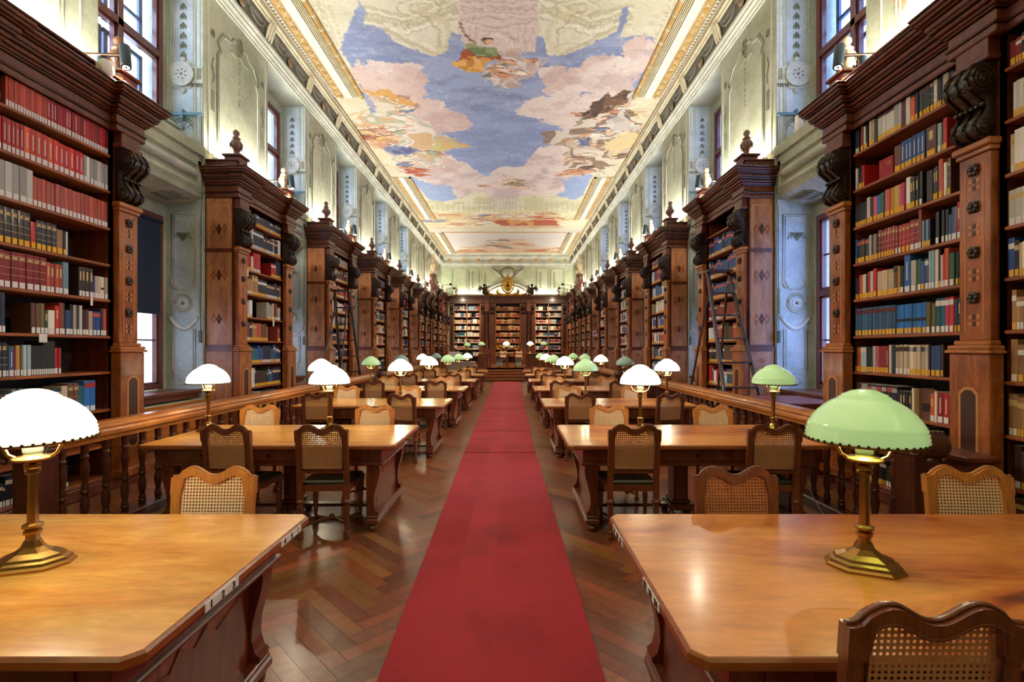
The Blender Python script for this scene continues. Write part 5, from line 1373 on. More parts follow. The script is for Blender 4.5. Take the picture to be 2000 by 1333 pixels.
# ------------------------------------------------------------------ tables
TZ = .78
def reading_table(w, d, flip, label, loc):
    """origin at the near aisle-side corner projected to the floor; local x runs away from the aisle (flip=1 -> +x)"""
    root = thing('reading_table', label, 'table', loc, 0, 'long reading tables')
    f = flip
    tf = lambda x, y, z: (f*x, y, z)
    c = .045
    mb = MB()
    P = [(c,0),(w-c,0),(w,c),(w,d-c),(w-c,d),(c,d),(0,d-c),(0,c)]
    def ringz(i, z): 
        k = 1
        return [(max(i,min(w-i,x)), max(i,min(d-i,y)), z) for x, y in P]
    rg = [ringz(.012,.738), ringz(.0,.748), ringz(.0,.770), ringz(.007,.778), ringz(.012,.78)]
    vs = [p for r in rg for p in r]; fs = []
    for k in range(4):
        for i in range(8): j = (i+1) % 8; fs.append((k*8+i,k*8+j,k*8+8+j,k*8+8+i))
    mb.add(vs, fs, 1); mb.add(vs, [tuple(range(7,-1,-1))], 1); mb.add(vs, [tuple(range(32,40))], 0)
    mb.build('tabletop', [W_TOP if f < 0 else W_TOPR, W_TOPE], root, tf)
    mb = MB(); mb.bbox(.14, w-.14, .09, d-.09, .60, .738, .006); mb.bbox(.12, w-.12, .07, d-.07, .585, .605, .006)
    mb.build('apron', [W_TABLE], root, tf)
    dw = (w-.5)/3
    for yy, e in ((.09, -1), (d-.09, 1)):
        for k in range(3):
            x = .24+k*(dw+.01)
            m = MB(); m.bbox(x, x+dw, yy, yy+e*.012, .625, .725, .004)
            dr = m.build('drawer', [W_TABLE], root, tf)
            m = MB(); m.lathe([(.016,0),(.01,.008),(.013,.014),(.004,.02)], (0,0,0), 10, 0, 'Y')
            kb = m.build('keyhole_knob', [BRASSD], dr, (lambda e_: (lambda x_, y_, z_: (x_, e_*y_, z_)))(e), (f*(x+dw/2), yy+e*.012, .675))
    # end supports: scrolled corner legs, recessed panel, plinth and bun feet
    for x0, dirn in ((.175, 1), (w-.175, -1)):
        X = lambda a: x0+dirn*a
        m = MB()
        m.box(X(.05), X(.075), .18, d-.18, .13, .60, 0)
        # raised field with a shaped head
        e1 = X(.044)
        zz = [(.24,.2),(.24,.5),(d*.38,.44),(d*.43,.50),(d*.5,.45),(d*.57,.50),(d*.62,.44),(d-.24,.5),(d-.24,.2)]
        m.prism(zz, 'X', e1, X(.052), 1)
        m.build('end_panel', [W_TABR, W_TABLE], root, tf)
        for yy in (.10, d-.19):
            m = MB()
            pr = [(.10,.13),(.0,.13),(-.005,.16),(.02,.18),(.035,.24),(.03,.32),(.01,.40),(-.012,.48),(-.02,.54),(-.008,.585),(.02,.60),(.10,.60)]
            m.prism([(X(a), z) for a, z in pr], 'Y', yy, yy+.09, 0, True)
            for y2 in (yy-.002, yy+.092): m.tube([(X(.035+.022*math.cos(t*PI/5)), y2, .535+.025*math.sin(t*PI/5)) for t in range(10)], .006, 5, 0, True)
            m.build('leg', [W_TABLE], root, tf)
        m = MB(); m.bbox(X(-.012), X(.115), .075, d-.075, .06, .11, .01); m.bbox(X(-.004), X(.107), .085, d-.085, .11, .135, .006)
        m.build('plinth', [W_TABLE], root, tf)
        for yy in (.12, d-.12):
            m = MB(); m.lathe([(.018,.06),(.022,.05),(.045,.035),(.042,.012),(.02,0)], (X(.05), yy, 0), 12)
            m.build('foot', [W_TABLE], root, tf)
    # middle column on its own base
    m = MB(); m.bbox(w/2-.07, w/2+.07, d/2-.09, d/2+.09, .16, .60, .006); 
    for q in range(4): m.box(w/2-.05+.028*q, w/2-.042+.028*q, d/2-.096, d/2-.09, .2, .55)
    m.bbox(w/2-.12, w/2+.12, d/2-.13, d/2+.13, .06, .12, .012); m.bbox(w/2-.09, w/2+.09, d/2-.11, d/2+.11, .12, .16, .012)
    m.build('column', [W_TABLE], root, tf)
    m = MB(); m.bbox(.2, w-.2, d/2-.05, d/2+.05, .075, .105, .006); m.build('stretcher', [W_TABLE], root, tf)
    for dx in (-.1, .1):
        for dy in (-.1, .1):
            m = MB(); m.lathe([(.018,.06),(.022,.05),(.04,.035),(.038,.012),(.02,0)], (w/2+dx, d/2+dy, 0), 10); m.build('foot', [W_TABLE], root, tf)
    return root
def plate(root, f, d, y0, txt, near_first):
    """white enamel number strip on the aisle edge"""
    m = MB(); m.box(-f*.003, 0, y0, y0+.20, .742, .772)
    p = m.build('number_plate', [TAGW], root)
    for i, t in enumerate(txt.split()):
        cu = bpy.data.curves.new('plate_number', 'FONT'); cu.body = t; cu.size = .036; cu.offset = .0012; cu.extrude = .0005; cu.align_x = 'CENTER'; cu.materials.append(BLACK)
        tmp = bpy.data.objects.new('tmp', cu); C.objects.link(tmp); dg = bpy.context.evaluated_depsgraph_get()
        me_ = bpy.data.meshes.new_from_object(tmp.evaluated_get(dg)); bpy.data.objects.remove(tmp)
        o = bpy.data.objects.new('plate_number', me_); C.objects.link(o); o.parent = p
        fr_ = (i+.5)/len(txt.split())
        yy = y0+.20*(fr_ if f < 0 else 1-fr_)
        o.location = (-f*.004, yy, .746)
        o.rotation_euler = (PI/2, 0, -PI/2 if f > 0 else PI/2)
TN = ['nearest', 'second', 'third', 'fourth', 'fifth', 'sixth', 'seventh']
NEAR = [1.33, 4.27, 7.2, 10.0, 12.8, 15.6, 18.3]
DEP = 1.18
index_children()
XLI, XRI = -1.02, .49
T0 = {}
for side, f, xi, w in (('L', -1, XLI, 2.26), ('R', 1, XRI, 2.3)):
    wn = 'left' if side == 'L' else 'right'
    t0 = reading_table(w, DEP, f, 'long wooden reading table with honey top, nearest on the %s of the carpet' % wn, (xi, NEAR[1], 0))
    index_children()
    for k in range(2, 7):
        dup(t0, (xi+(.02*(k-1) if side == 'L' else -.015*(k-1)), NEAR[k], 0), 0, 'long wooden reading table, %s from the front on the %s of the carpet' % (TN[k], wn))
    n1 = dup(t0, (xi, NEAR[0], 0), 0, 'large wooden reading table in the foreground, %s of the carpet' % wn)
    t0['label'] = 'long wooden reading table, second from the front on the %s of the carpet' % wn
    if side == 'L': plate(n1, -1, DEP, .30, '1 2 3', True); plate(n1, -1, DEP, .84, '4 5 6', True)
    else: plate(n1, 1, DEP, .30, '82 83 84', False); plate(n1, 1, DEP, .84, '79 80 81', False)

# ------------------------------------------------------------------ chairs
def hump(x, W=.215):
    t = abs(x)/W
    if t > .93: return .935
    return .962+.022*math.cos((t-.52)*PI/.5) - (.01 if t > .85 else 0)
def reading_chair(wd, cane, label, loc, rot, ragged=False):
    root = thing('reading_chair', label, 'chair', loc, rot, 'cane-backed reading chairs')
    W = .218
    lean = lambda y, z: y-(.10*(z-.46) if z > .46 else 0)
    B = lambda m, n_, mats: m.build(n_, mats, root, lambda x, y, z: (x, lean(y, z), z))
    yb = -.20
    # seat
    m = MB(); n_ = 8
    pts = [(-.21,-.19),(.21,-.19),(.235,.22),(-.235,.22)]
    m.prism(pts, 'Z', .405, .455, 0); B(m, 'seat_frame', [wd])
    m = MB()
    rg = []
    for i, z in ((.0,.455),(.0,.475),(.02,.488),(.06,.494)): rg += [(-.2+i,-.165+i,z),(.2-i,-.165+i,z),(.225-i,.215-i,z),(-.225+i,.215-i,z)]
    fs = [(k*4+i,k*4+(i+1)%4,k*4+4+(i+1)%4,k*4+4+i) for k in range(3) for i in range(4)]+[(12,13,14,15),(3,2,1,0)]
    m.add(rg, fs, 0); B(m, 'seat', [LEATHER])
    # back frame: stiles, humped crest, lower rail
    m = MB()
    for sx in (-1, 1):
        for z0, z1, e in ((.455,.70,0),(.70,.93,0)): m.box(sx*(W-.045)+.0, sx*W, yb-.016, yb+.018, z0, z1)
    m.box(-W+.04, W-.04, yb-.012, yb+.014, .565, .605); 
    n_ = 26; xs = [-W-.004+(2*W+.008)*i/n_ for i in range(n_+1)]
    zt = [hump(x, W) for x in xs]
    zb = [(.893+(z-.935)*.95 if abs(x) < W-.05 else .84) for x, z in zip(xs, zt)]
    vs = []
    for (y, di) in ((yb-.022,0),(yb+.02,0)):
        vs += [(x, y, z-.004) for x, z in zip(xs, zt)]+[(x, y, z) for x, z in zip(xs, zb)]
    k = n_+1
    fs = [(i,i+1,k+i+1,k+i) for i in range(n_)]+[(2*k+i,3*k+i,3*k+i+1,2*k+i+1) for i in range(n_)]
    fs += [(i,2*k+i,2*k+i+1,i+1) for i in range(n_)]+[(k+i,k+i+1,3*k+i+1,3*k+i) for i in range(n_)]+[(0,k,3*k,2*k),(n_,2*k+n_,3*k+n_,k+n_)]
    m.add(vs, fs, 0); 
    m.tube([(x, yb-.001, z) for x, z in zip(xs, zt)], .007, 6, 0)
    # moulded inner lip round the cane
    xi_ = [x for x in xs if abs(x) < W-.045]
    lip = [(x, yb-.018, .893+(hump(x, W)-.935)*.95) for x in xi_]+[(W-.047,yb-.018,.60),(-W+.047,yb-.018,.60)]
    m.tube(lip, .006, 6, 0, True)
    B(m, 'backrest_frame', [wd])
    # cane
    m = MB(); xs2 = [x for x in xs if abs(x) < W-.035]
    vs = [(x, yb, .59) for x in xs2]+[(x, yb, .90+(hump(x, W)-.935)*.95) for x in xs2]; k = len(xs2)
    m.add(vs, [(i,i+1,k+i+1,k+i) for i in range(k-1)], 0)
    B(m, 'cane_panel', [cane])
    # legs
    for sx in (-1, 1):
        m = MB(); m.box(sx*(W-.045), sx*W, yb-.02, yb+.02, .33, .47)
        c = (sx*(W-.023), yb)
        m.lathe([(.020,.30),(.038,.315),(.038,.33),(.02,.345)], (c[0],c[1],0), 8, rot=.5)
        m.lathe([(.018,.07),(.020,.10),(.031,.28),(.026,.30)], (c[0],c[1],0), 4, rot=.5, smooth=False)
        m.lathe([(.016,.0),(.028,.012),(.03,.03),(.018,.045),(.03,.055),(.018,.075)], (c[0],c[1],0), 10)
        B(m, 'leg', [wd])
    for sx in (-1, 1):
        m = MB(); c = (sx*.205, .19)
        m.box(c[0]-.024, c[0]+.024, c[1]-.024, c[1]+.024, .33, .41)
        m.lathe([(.020,.30),(.036,.315),(.036,.33),(.02,.345)], (c[0],c[1],0), 8, rot=.5)
        m.lathe([(.016,.07),(.018,.10),(.03,.28),(.024,.30)], (c[0],c[1],0), 4, rot=.5, smooth=False)
        m.lathe([(.016,.0),(.028,.012),(.03,.03),(.018,.045),(.03,.055),(.018,.075)], (c[0],c[1],0), 10)
        B(m, 'leg', [wd])
    m = MB()
    for sx in (-1, 1):
        m.tube([(sx*.195, -.19, .10), (sx*.15, -.09, .10), (sx*.05, .0, .105), (0, .02, .105)], .014, 6)
        m.tube([(sx*.2, .18, .10), (sx*.15, .09, .10), (sx*.05, .03, .105), (0, .02, .105)], .014, 6)
    m.ball((0,.02,.12), .028, 0, 8, 5)
    B(m, 'stretcher', [wd])
    return root
HA = {}
index_children()
chd = reading_chair(W_CHAIR, CANE_D, '', (0,0,0), 0)
chl = reading_chair(W_CHAIRL, CANE_L, '', (0,0,0), 0)
index_children()
firstc = {'d': chd, 'l': chl}; usedc = {'d': False, 'l': False}
def place_chair(kind, x, y, rz, label):
    if not usedc[kind]:
        usedc[kind] = True; o = firstc[kind]; o.location = (x, y, 0); o.rotation_euler.z = rz; o['label'] = label; return o
    return dup(firstc[kind], (x, y, 0), rz, label)
R = math.radians
# (side, table index, near/far, x, turn in degrees, dy)
CHAIRS = [('L',0,'F',-1.60,180,.0),('R',0,'F',1.20,180,.0),('R',0,'F',2.45,176,.02),('R',0,'N',1.055,0,.04),
          ('L',1,'N',-2.38,-6,0),('L',1,'N',-1.61,2,0),('L',1,'F',-2.86,180,0),('L',1,'F',-1.555,180,0),
          ('R',1,'N',1.03,0,0),('R',1,'N',2.22,-3,0),('R',1,'F',1.10,180,0),('R',1,'F',2.28,180,0),
          ('L',2,'N',-2.81,2,0),('L',2,'N',-1.5,-16,-.1),('L',2,'F',-2.86,180,0),('L',2,'F',-1.79,180,0),
          ('R',2,'N',.98,0,0),('R',2,'N',2.21,14,-.04),('R',2,'F',.97,180,0),('R',2,'F',2.11,180,0),
          ('L',3,'N',-2.78,0,0),('L',3,'N',-1.53,0,0),('L',3,'F',-2.85,180,0),('L',3,'F',-1.53,180,0),
          ('R',3,'N',.98,0,0),('R',3,'N',2.15,5,0),('R',3,'F',.97,180,0),('R',3,'F',2.2,180,0),
          ('L',4,'N',-2.65,0,0),('L',4,'N',-1.52,0,0),('L',4,'F',-2.8,180,0),('L',4,'F',-1.52,180,0),
          ('R',4,'N',.95,0,0),('R',4,'N',2.15,0,0),('R',4,'F',.95,180,0),('R',4,'F',2.1,180,0),
          ('L',5,'N',-2.6,0,0),('L',5,'N',-1.5,0,0),('L',5,'F',-2.7,180,0),('L',5,'F',-1.52,180,0),
          ('R',5,'N',.93,0,0),('R',5,'N',2.1,0,0),('R',5,'F',.93,180,0),('R',5,'F',2.1,180,0),
          ('L',6,'N',-2.6,0,0),('L',6,'N',-1.5,0,0),('R',6,'N',.92,0,0),('R',6,'N',2.05,0,0)]
for (sd, t, nf, x, a, dy) in CHAIRS:
    wn = 'left' if sd == 'L' else 'right'
    inner = abs(x) < (2.0 if sd == 'L' else 1.6)
    y = NEAR[t]-.01+.12 if nf == 'N' else NEAR[t]+DEP+.03-.13
    # the back stands just outside the table edge
    y = NEAR[t]+.11+dy if nf == 'N' else NEAR[t]+DEP-.11+dy
    kind = 'd' if nf == 'N' else 'l'  # near chairs get the shaded tones, far chairs the lit ones
    lab = '%s cane-backed chair, %s side of the %s %s table, nearer the %s' % ('shaded' if kind == 'd' else 'brightly lit', 'near' if nf == 'N' else 'far', TN[t], wn, 'carpet' if inner else 'balustrade')
    if (sd, t, nf) == ('R', 0, 'F') and inner: lab = 'reddish cane-backed chair with worn cane behind the foreground right table'
    if (sd, t, nf) == ('R', 0, 'N'): lab = 'dark cane-backed chair in the lower right corner, in front of the nearest table'
    o = place_chair(kind, x, y, R(a), lab)
    if (sd, t, nf, inner) == ('R', 0, 'F', True):
        for ch in C.objects:
            if ch.parent == o and ch.name.startswith('cane'): ch.data = ch.data.copy(); ch.data.materials[0] = CANE_R
            elif ch.parent == o and ch.name.startswith(('backrest', 'leg', 'seat_frame')): ch.data = ch.data.copy(); ch.data.materials[0] = W_CHAIR

# ------------------------------------------------------------------ table lamps
def table_lamp(shm, label, loc, rot, lit):
    root = thing('table_lamp', label, 'lamp', loc, rot, 'brass desk lamps with glass shades')
    m = MB()
    def oct_ring(a, b, z, c=.35): 
        return [(a,-b*c,z),(a,b*c,z),(a*(1-.45),b,z),(-a*(1-.45),b,z),(-a,b*c,z),(-a,-b*c,z),(-a*(1-.45),-b,z),(a*(1-.45),-b,z)]
    prof = [(.128,.088,0),(.128,.088,.008),(.118,.08,.016),(.114,.077,.026),(.10,.066,.032),(.095,.062,.042),(.06,.04,.056),(.035,.03,.075),(.024,.024,.10)]
    vs = []; 
    for a, b, z in prof: vs += oct_ring(a, b, z)
    fs = [(k*8+i,k*8+(i+1)%8,k*8+8+(i+1)%8,k*8+8+i) for k in range(len(prof)-1) for i in range(8)]+[tuple(range(7,-1,-1)), tuple(range(64,72))]
    m.add(vs, fs); m.build('base', [BRASS], root)
    m = MB()
    m.lathe([(.024,.098),(.022,.12),(.03,.125),(.03,.135),(.02,.14),(.034,.15),(.034,.158),(.022,.165)], (0,0,0), 8, smooth=False)
    m.lathe([(.0185,.16),(.0165,.355),(.027,.36),(.027,.37),(.019,.375),(.028,.382),(.028,.394),(.016,.40),(.016,.415)], (0,0,0), 8, smooth=False)
    m.build('stem', [BRASS if lit else BRASSD], root)  # on unlit lamps the missing glow is painted as darker brass
    m = MB(); m.lathe([(.062,.412),(.066,.416),(.062,.422),(.03,.426),(.028,.436)], (0,0,0), 20)
    for sx in (-1, 1):
        m.tube([(sx*.055,0,.42),(sx*.075,0,.432),(sx*.085,0,.455),(sx*.095,0,.478),(sx*.13,0,.492),(sx*.178,0,.496)], .007, 6)
    m.build('shade_carrier', [BRASS], root)
    m = MB(); m.lathe([(.02,.432),(.03,.44),(.032,.47),(.028,.49),(.026,.53)], (0,0,0), 14); m.ball((0,0,.55), .032)
    m.build('bulb_holder', [PORCEL], root)
    m = MB()
    pr = [(.194,.492),(.199,.497),(.194,.505),(.198,.512),(.192,.520),(.196,.527),(.189,.535),(.192,.542),(.184,.558),(.172,.578),(.155,.600),(.135,.620),(.112,.637),(.092,.648),(.086,.650),(.084,.656),(.076,.659),(.074,.665),(.064,.669),(.045,.679),(.02,.685),(.002,.686)]
    m.lathe(pr+[(r-.006 if r > .01 else .001, z-.006) for r, z in reversed(pr)], (0,0,0), 40, 0, cap=False)
    m.build('shade', [shm], root)
    m = MB(); n_ = 44
    m.tube([(.197*math.cos(2*PI*k/n_), .197*math.sin(2*PI*k/n_), .489) for k in range(n_)], .0045, 5, 0, True)
    for k in range(n_):
        a = 2*PI*k/n_; m.box(.199*math.cos(a)-.004, .199*math.cos(a)+.004, .199*math.sin(a)-.004, .199*math.sin(a)+.004, .489, .499)
    m.build('beaded_rim', [BRASSD], root)
    return root
LP = {}
for k_, shm in (('on', SH_ON), ('dim', SH_DIM), ('off', SH_OFF)):
    LP[k_] = [table_lamp(shm, '', (0,0,TZ), 0, k_ != 'off'), False]
index_children()
LAMPS = [('L',0,-1.862,'on',.58),('R',0,1.355,'dim',.56),('L',1,-3.10,'on',.75),('L',1,-1.83,'on',.66),('R',1,1.27,'on',.60),('R',1,2.60,'dim',.62),
         ('L',2,-3.03,'on',.6),('L',2,-1.77,'on',.6),('R',2,1.16,'dim',.55),('R',2,2.46,'on',.6),('L',3,-3.04,'dim',.6),('L',3,-1.78,'on',.55),('R',3,1.14,'on',.6),('R',3,2.44,'off',.6),
         ('L',4,-3.0,'off',.55),('L',4,-1.75,'dim',.6),('R',4,1.13,'dim',.6),('R',4,2.42,'on',.6),('L',5,-2.95,'on',.6),('L',5,-1.75,'dim',.6),('R',5,1.12,'on',.6),('R',5,2.4,'dim',.6),
         ('L',6,-2.9,'off',.55),('L',6,-1.72,'on',.6),('R',6,1.1,'dim',.55),('R',6,2.35,'dim',.55)]
for (sd, t, x, kd, dy) in LAMPS:
    wn = 'left' if sd == 'L' else 'right'
    inner = abs(x) < 2.1
    lab = 'brass desk lamp with %s on the %s %s table, nearer the %s' % ({'on':'glowing white shade','dim':'pale green glass shade','off':'unlit blue-green shade'}[kd], TN[t], wn, 'carpet' if inner else 'balustrade')
    rot = R(rnd.choice([-22, -16, 18, 24])) if t else (R(-24) if sd == 'R' else R(20))
    loc = (x, NEAR[t]+dy, TZ)
    if not LP[kd][1]: o = LP[kd][0]; LP[kd][1] = True; o.location = loc; o.rotation_euler.z = rot; o['label'] = lab
    else: o = dup(LP[kd][0], loc, rot, lab)
    if kd != 'off':
        point_light('lamp_bulb_light', (0, 0, .50), LAMP_W*(1 if kd == 'on' else .5), (1, .84, .56), .05, o)

# ------------------------------------------------------------------ ladders
def ladder(label, top, feet_a, feet_b, wt, wb, rungs):
    """two pairs of stiles; a = climbing side with treads, b = prop legs. points given for the pair centres"""
    root = thing('step_ladder', label, 'ladder', (top[0], top[1], 0), 0, 'wooden library ladders')
    tx, ty, tz = top
    def L(p): return (p[0]-tx, p[1]-ty, p[2])
    for sx in (-1, 1):
        m = MB(); m.tube([(sx*wt/2, 0, tz), L((feet_a[0]+sx*wb/2, feet_a[1], 0))], .036, 4); m.build('stile', [W_LADD], root)
    for sx in (-1, 1):
        m = MB(); m.tube([(sx*(wt/2-.03), .0, tz-.35), L((feet_b[0]+sx*wb/2, feet_b[1], 0))], .022, 4); m.build('prop_leg', [W_LADD], root)
    for k in range(rungs):
        t = (k+1)/(rungs+.6)
        c = [top[i]*(1-t)+(feet_a[0], feet_a[1], 0)[i]*t for i in range(3)]; w = wt*(1-t)+wb*t
        m = MB(); x, y, z = L(c); m.bbox(x-w/2, x+w/2, y-.06, y+.06, z-.014, z+.014, .004); m.build('tread', [W_LADD], root)
    m = MB(); m.bbox(-wt/2-.04, wt/2+.04, -.12, .12, tz-.02, tz+.02, .006); m.build('top_step', [W_LADD], root)
    m = MB(); t = .72
    for sx in (-1, 1):
        a = (tx+sx*(wt*(1-t)+wb*t)/2, ty*(1-t)+feet_a[1]*t, tz*(1-t)); b_ = (tx*(1-t)+feet_b[0]*t+sx*wb*.5, ty*(1-t)+feet_b[1]*t, tz*(1-t))
        m.tube([L(a), L(b_)], .012, 5)
    m.build('brace', [W_LADD], root)
    return root
ladder('dark wooden step ladder before the second bookcase on the right wall', (3.56, 8.5, 2.96), (3.62, 7.35), (3.56, 9.4), .36, .62, 7)
ladder('dark wooden step ladder before the third bookcase on the left wall', (-4.16, 12.0, 3.04), (-4.14, 12.9), (-4.24, 11.05), .34, .56, 7)

# ------------------------------------------------------------------ spot lamps, light strips on the cases
def spot_lamp(side, y, z, label, reach=.75, on=True, target=None, u0=-.05):
    s, XF, uw, uo = SIDES[side]
    # arm comes from the wall above the case and ends in front of it
    xt = XF+s*(-.12); root = thing('spot_lamp', label, 'lamp', (xt, y, z), 0, 'black spot lamps on arms above the bookcases')
    m = MB(); m.tube([(0,0,.02), (s*reach, 0, .05)], .018, 6); m.build('arm', [BRONZE], root)
    m = MB(); m.tube([(s*reach,0,.05),(s*reach,0,-.12)], .012, 6); m.box(s*reach-.05, s*reach+.05, -.05, .05, -.16, -.12); m.build('clamp', [BLACK], root)
    m = MB(); m.lathe([(.05,.15),(.056,.14),(.056,-.12),(.05,-.14),(.03,-.135)], (0,0,0), 16); h = m.build('lamp_head', [plain('spot_blue_black', (26, 44, 58), .35)], root)
    h.rotation_euler = (R(-8), R(s*10), 0)
    m = MB(); m.lathe([(.001,-.134),(.048,-.137)], (0,0,0), 16, cap=False); l = m.build('lens', [SPOTG], h)
    if on:
        tg_ = target or (XF-s*.9, y-1.2, 0.4)
        m = MB(); m.tube([(s*.28,0,.03),(s*.28,0,-.02)], .01, 6); m.lathe([(.04,.0),(.046,-.01),(.046,-.2),(.03,-.21)], (s*.28,0,0), 14); h2 = m.build('lamp_head', [plain('spot_blue_black', (26, 44, 58), .35)], root)
        m = MB(); m.lathe([(.001,-.212),(.04,-.213)], (s*.28,0,0), 14, cap=False); m.build('lens', [SPOTG], h2)
        spot_light('spot_beam', (xt+s*.05, y+.25, z-.35), (XF+s*.05, y+3.0, 1.0), SPOT_W*.5, (1, .84, .62), 1.5, .8, .05)
        spot_light('spot_beam', (xt-s*.02, y-.02, z-.2), tg_, SPOT_W, (1, .86, .66), 2.2, .6, .05)
    return root
wn_ = {'L': 'left', 'R': 'right'}
for side in 'LR':
    s, XF, uw, uo = SIDES[side]
    ysp = [5.76, 10.1, 14.15, 18.2, 22.25, 26.2]
    for k, y in enumerate(ysp):
        spot_lamp(side, y, 5.04, 'black spot lamp on an arm above the %s %s bookcase' % (['nearest','second','third','fourth','fifth','sixth'][k], wn_[side]), target=(XC+s*1.9, y-.2, .5))
        # tube fixture lying behind the blocking course
        y0 = PIERS[k-1] if 1 <= k <= 4 else (2.2 if k == 0 else 24.4); L = 2.08 if 1 <= k <= 4 else 3.85
        m = MB(); m.lathe([(.02,.1),(.02,L-.1)], (0,0,0), 8, 1, 'Y'); m.box(-.04, .04, .06, L-.06, -.045, -.018, 0)
        o = m.build('light_strip', [WHITE, LED], loc=(XF+s*(uw-.12), y0, 4.86)); tag(o, 'tubular uplight lying on top of the %s %s bookcase' % (['nearest','second','third','fourth','fifth','sixth'][k], wn_[side]), 'lamp', 'uplights on the bookcases')
        area_light('strip_light', (XF+s*(uw-.14), y0+L/2, 4.92), (0, R(180)+s*R(-12), 0), .08, L-.2, UPL*L/2.08, (1, .94, .83))
    for y, L in ((32.1, 6.2),):
        area_light('strip_light', (XF+s*(uw-.14), y, 5.65), (0, R(180), 0), .1, L, UPL*1.6, (1, .94, .83))
area_light('strip_light', (XC, YEND-.2, 5.55), (R(180), 0, 0), 7.4, .1, UPL*1.1, (1, .96, .86))

# ------------------------------------------------------------------ small fittings
m = MB(); m.lathe([(.09,0),(.095,.02),(.085,.045),(.03,.055)], (0,0,0), 20, 0, 'X'); m.box(-.05, .0, -.06, .06, -.1, .04, 0)
o = m.build('loudspeaker', [WHITE], loc=(XFL+.16, 5.42, 4.72), rotz=R(0)); tag(o, 'round white loudspeaker on the cornice of the nearest left bookcase', 'loudspeaker')
m = MB(); m.prism([(0,0),(.05,.02),(.07,.3),(.03,.34),(-.02,.3),(-.03,.04)], 'Y', 0, .1); 
o = m.build('loudspeaker', [WHITE], loc=(4.45, 7.6, 4.96)); tag(o, 'slim white loudspeaker standing on the ledge beyond the nearest right bookcase', 'loudspeaker')
for side in 'LR':
    s, XF, uw, uo = SIDES[side]; first = None
    for k, (a, b) in enumerate(NICHES):
        m = MB()
        m.box(s*(uw-.02), s*(uo-.05), -.10, -.07, .0, .045, 0); m.box(s*(uw+.28), s*(uw+.31), -.11, -.02, -.06, .1, 0)
        o = m.build('window_opener_bar', [BLUEM], loc=(XF, b, 5.46))
        tag(o, 'blue metal bar across the window recess after the %s %s bookcase' % (TN[k], wn_[side]), 'window opener', 'blue window opener bars in the recesses')
        m = MB(); m.tube([(s*(uw-.02), -.085, 5.45), (s*(uw-.02), -.085, 4.7), (s*(uw-.015), -.06, 4.1), (s*(uw+.02), -.03, 3.9), (s*(uw+.03), -.03, 1.9)], .007, 5, 0); m.box(s*(uw+.01), s*(uw+.05), -.06, -.02, 1.72, 1.92)
        o = m.build('window_rod', [plain('grey_green_metal', (84, 100, 98), .5)], loc=(XF, b, 0)); tag(o, 'thin crank rod hanging in the recess after the %s %s bookcase' % (TN[k], wn_[side]), 'window rod', 'thin window crank rods')
# ------------------------------------------------------------------ dais, desk and chancel
mb = MB(); ST = .135
for k in range(4):
    mb.bbox(-1.35, .62, 24.3+.3*k, 28.0, ST*k+(.0), ST*(k+1)-.03, .008, 1)
    mb.bbox(-1.38, .65, 24.27+.3*k, 28.0, ST*(k+1)-.03, ST*(k+1), .006, 0)
mb.box(-4.3, 3.6, 25.6, YEND-.02, 0, .53, 1); mb.box(-4.3, 3.6, 25.6, YEND-.02, .53, .54, 0)
struct(mb.build('floor_dais', [W_RAIL, W_CASE]))
ZD = .545
root = thing('issue_desk', 'long walnut desk on the dais below the centre bookcase', 'desk', (0, 27.2, ZD))
m = MB(); m.bbox(-1.35, 2.9, -.05, .65, .76, .82, .01); m.build('desktop', [W_TABLE], root)
for x in (-1.3, -.33, .75, 2.8):
    m = MB(); m.bbox(x, x+.12, 0, .6, 0, .76, .008); m.build('leg', [W_TABLE], root)
m = MB(); m.bbox(.87, 2.8, .05, .09, .04, .76, .006); m.build('modesty_panel', [W_CASE], root)
m = MB(); m.bbox(-1.9, -1.36, .0, .6, 0, .8, .01); m.build('side_cabinet', [W_CASE], root)
for x in (-.9, .2): m = MB(); m.box(x, x+.35, .58, .6, .1, .6); m.build('back_panel', [PAPER], root)
for x, nm in ((-.78, 'left'), (.12, 'right')):
    o = dup(chl, (x+.28, 28.25, ZD), PI, 'cane-backed chair behind the dais desk, %s of the two' % nm)
for x, kd, nm in ((-.32, 'on', 'white glowing lamp in the middle of the dais desk'), (1.02, 'on', 'white glowing lamp on the right of the dais desk'), (-1.7, 'dim', 'green-shaded lamp at the left end of the dais desk'), (1.78, 'dim', 'green-shaded lamp at the far right of the dais desk'), (-2.5, 'dim', 'green-shaded lamp standing left of the dais desk')):
    yy, zz = (27.5, ZD+.82)
    if x < -2: 
        m = MB(); m.bbox(-.3, .3, -.25, .25, .7, .76, .01); rt = thing('side_table', 'small walnut table left of the dais desk', 'table', (x, yy, ZD)); m.build('tabletop', [W_TABLE], rt)
        for a in (-.26, .22):
            for b_ in (-.2, .17): q = MB(); q.box(a, a+.04, b_, b_+.04, 0, .7); q.build('leg', [W_TABLE], rt)
        zz = ZD+.76
    if x < -1.5 and x > -2: zz = ZD+.80
    o = dup(LP[kd][0], (x, yy if x > -1.9 else yy, zz), R(15), nm)
    if kd == 'on': point_light('lamp_bulb_light', (0, 0, .5), LAMP_W, (1, .84, .56), .05, o)
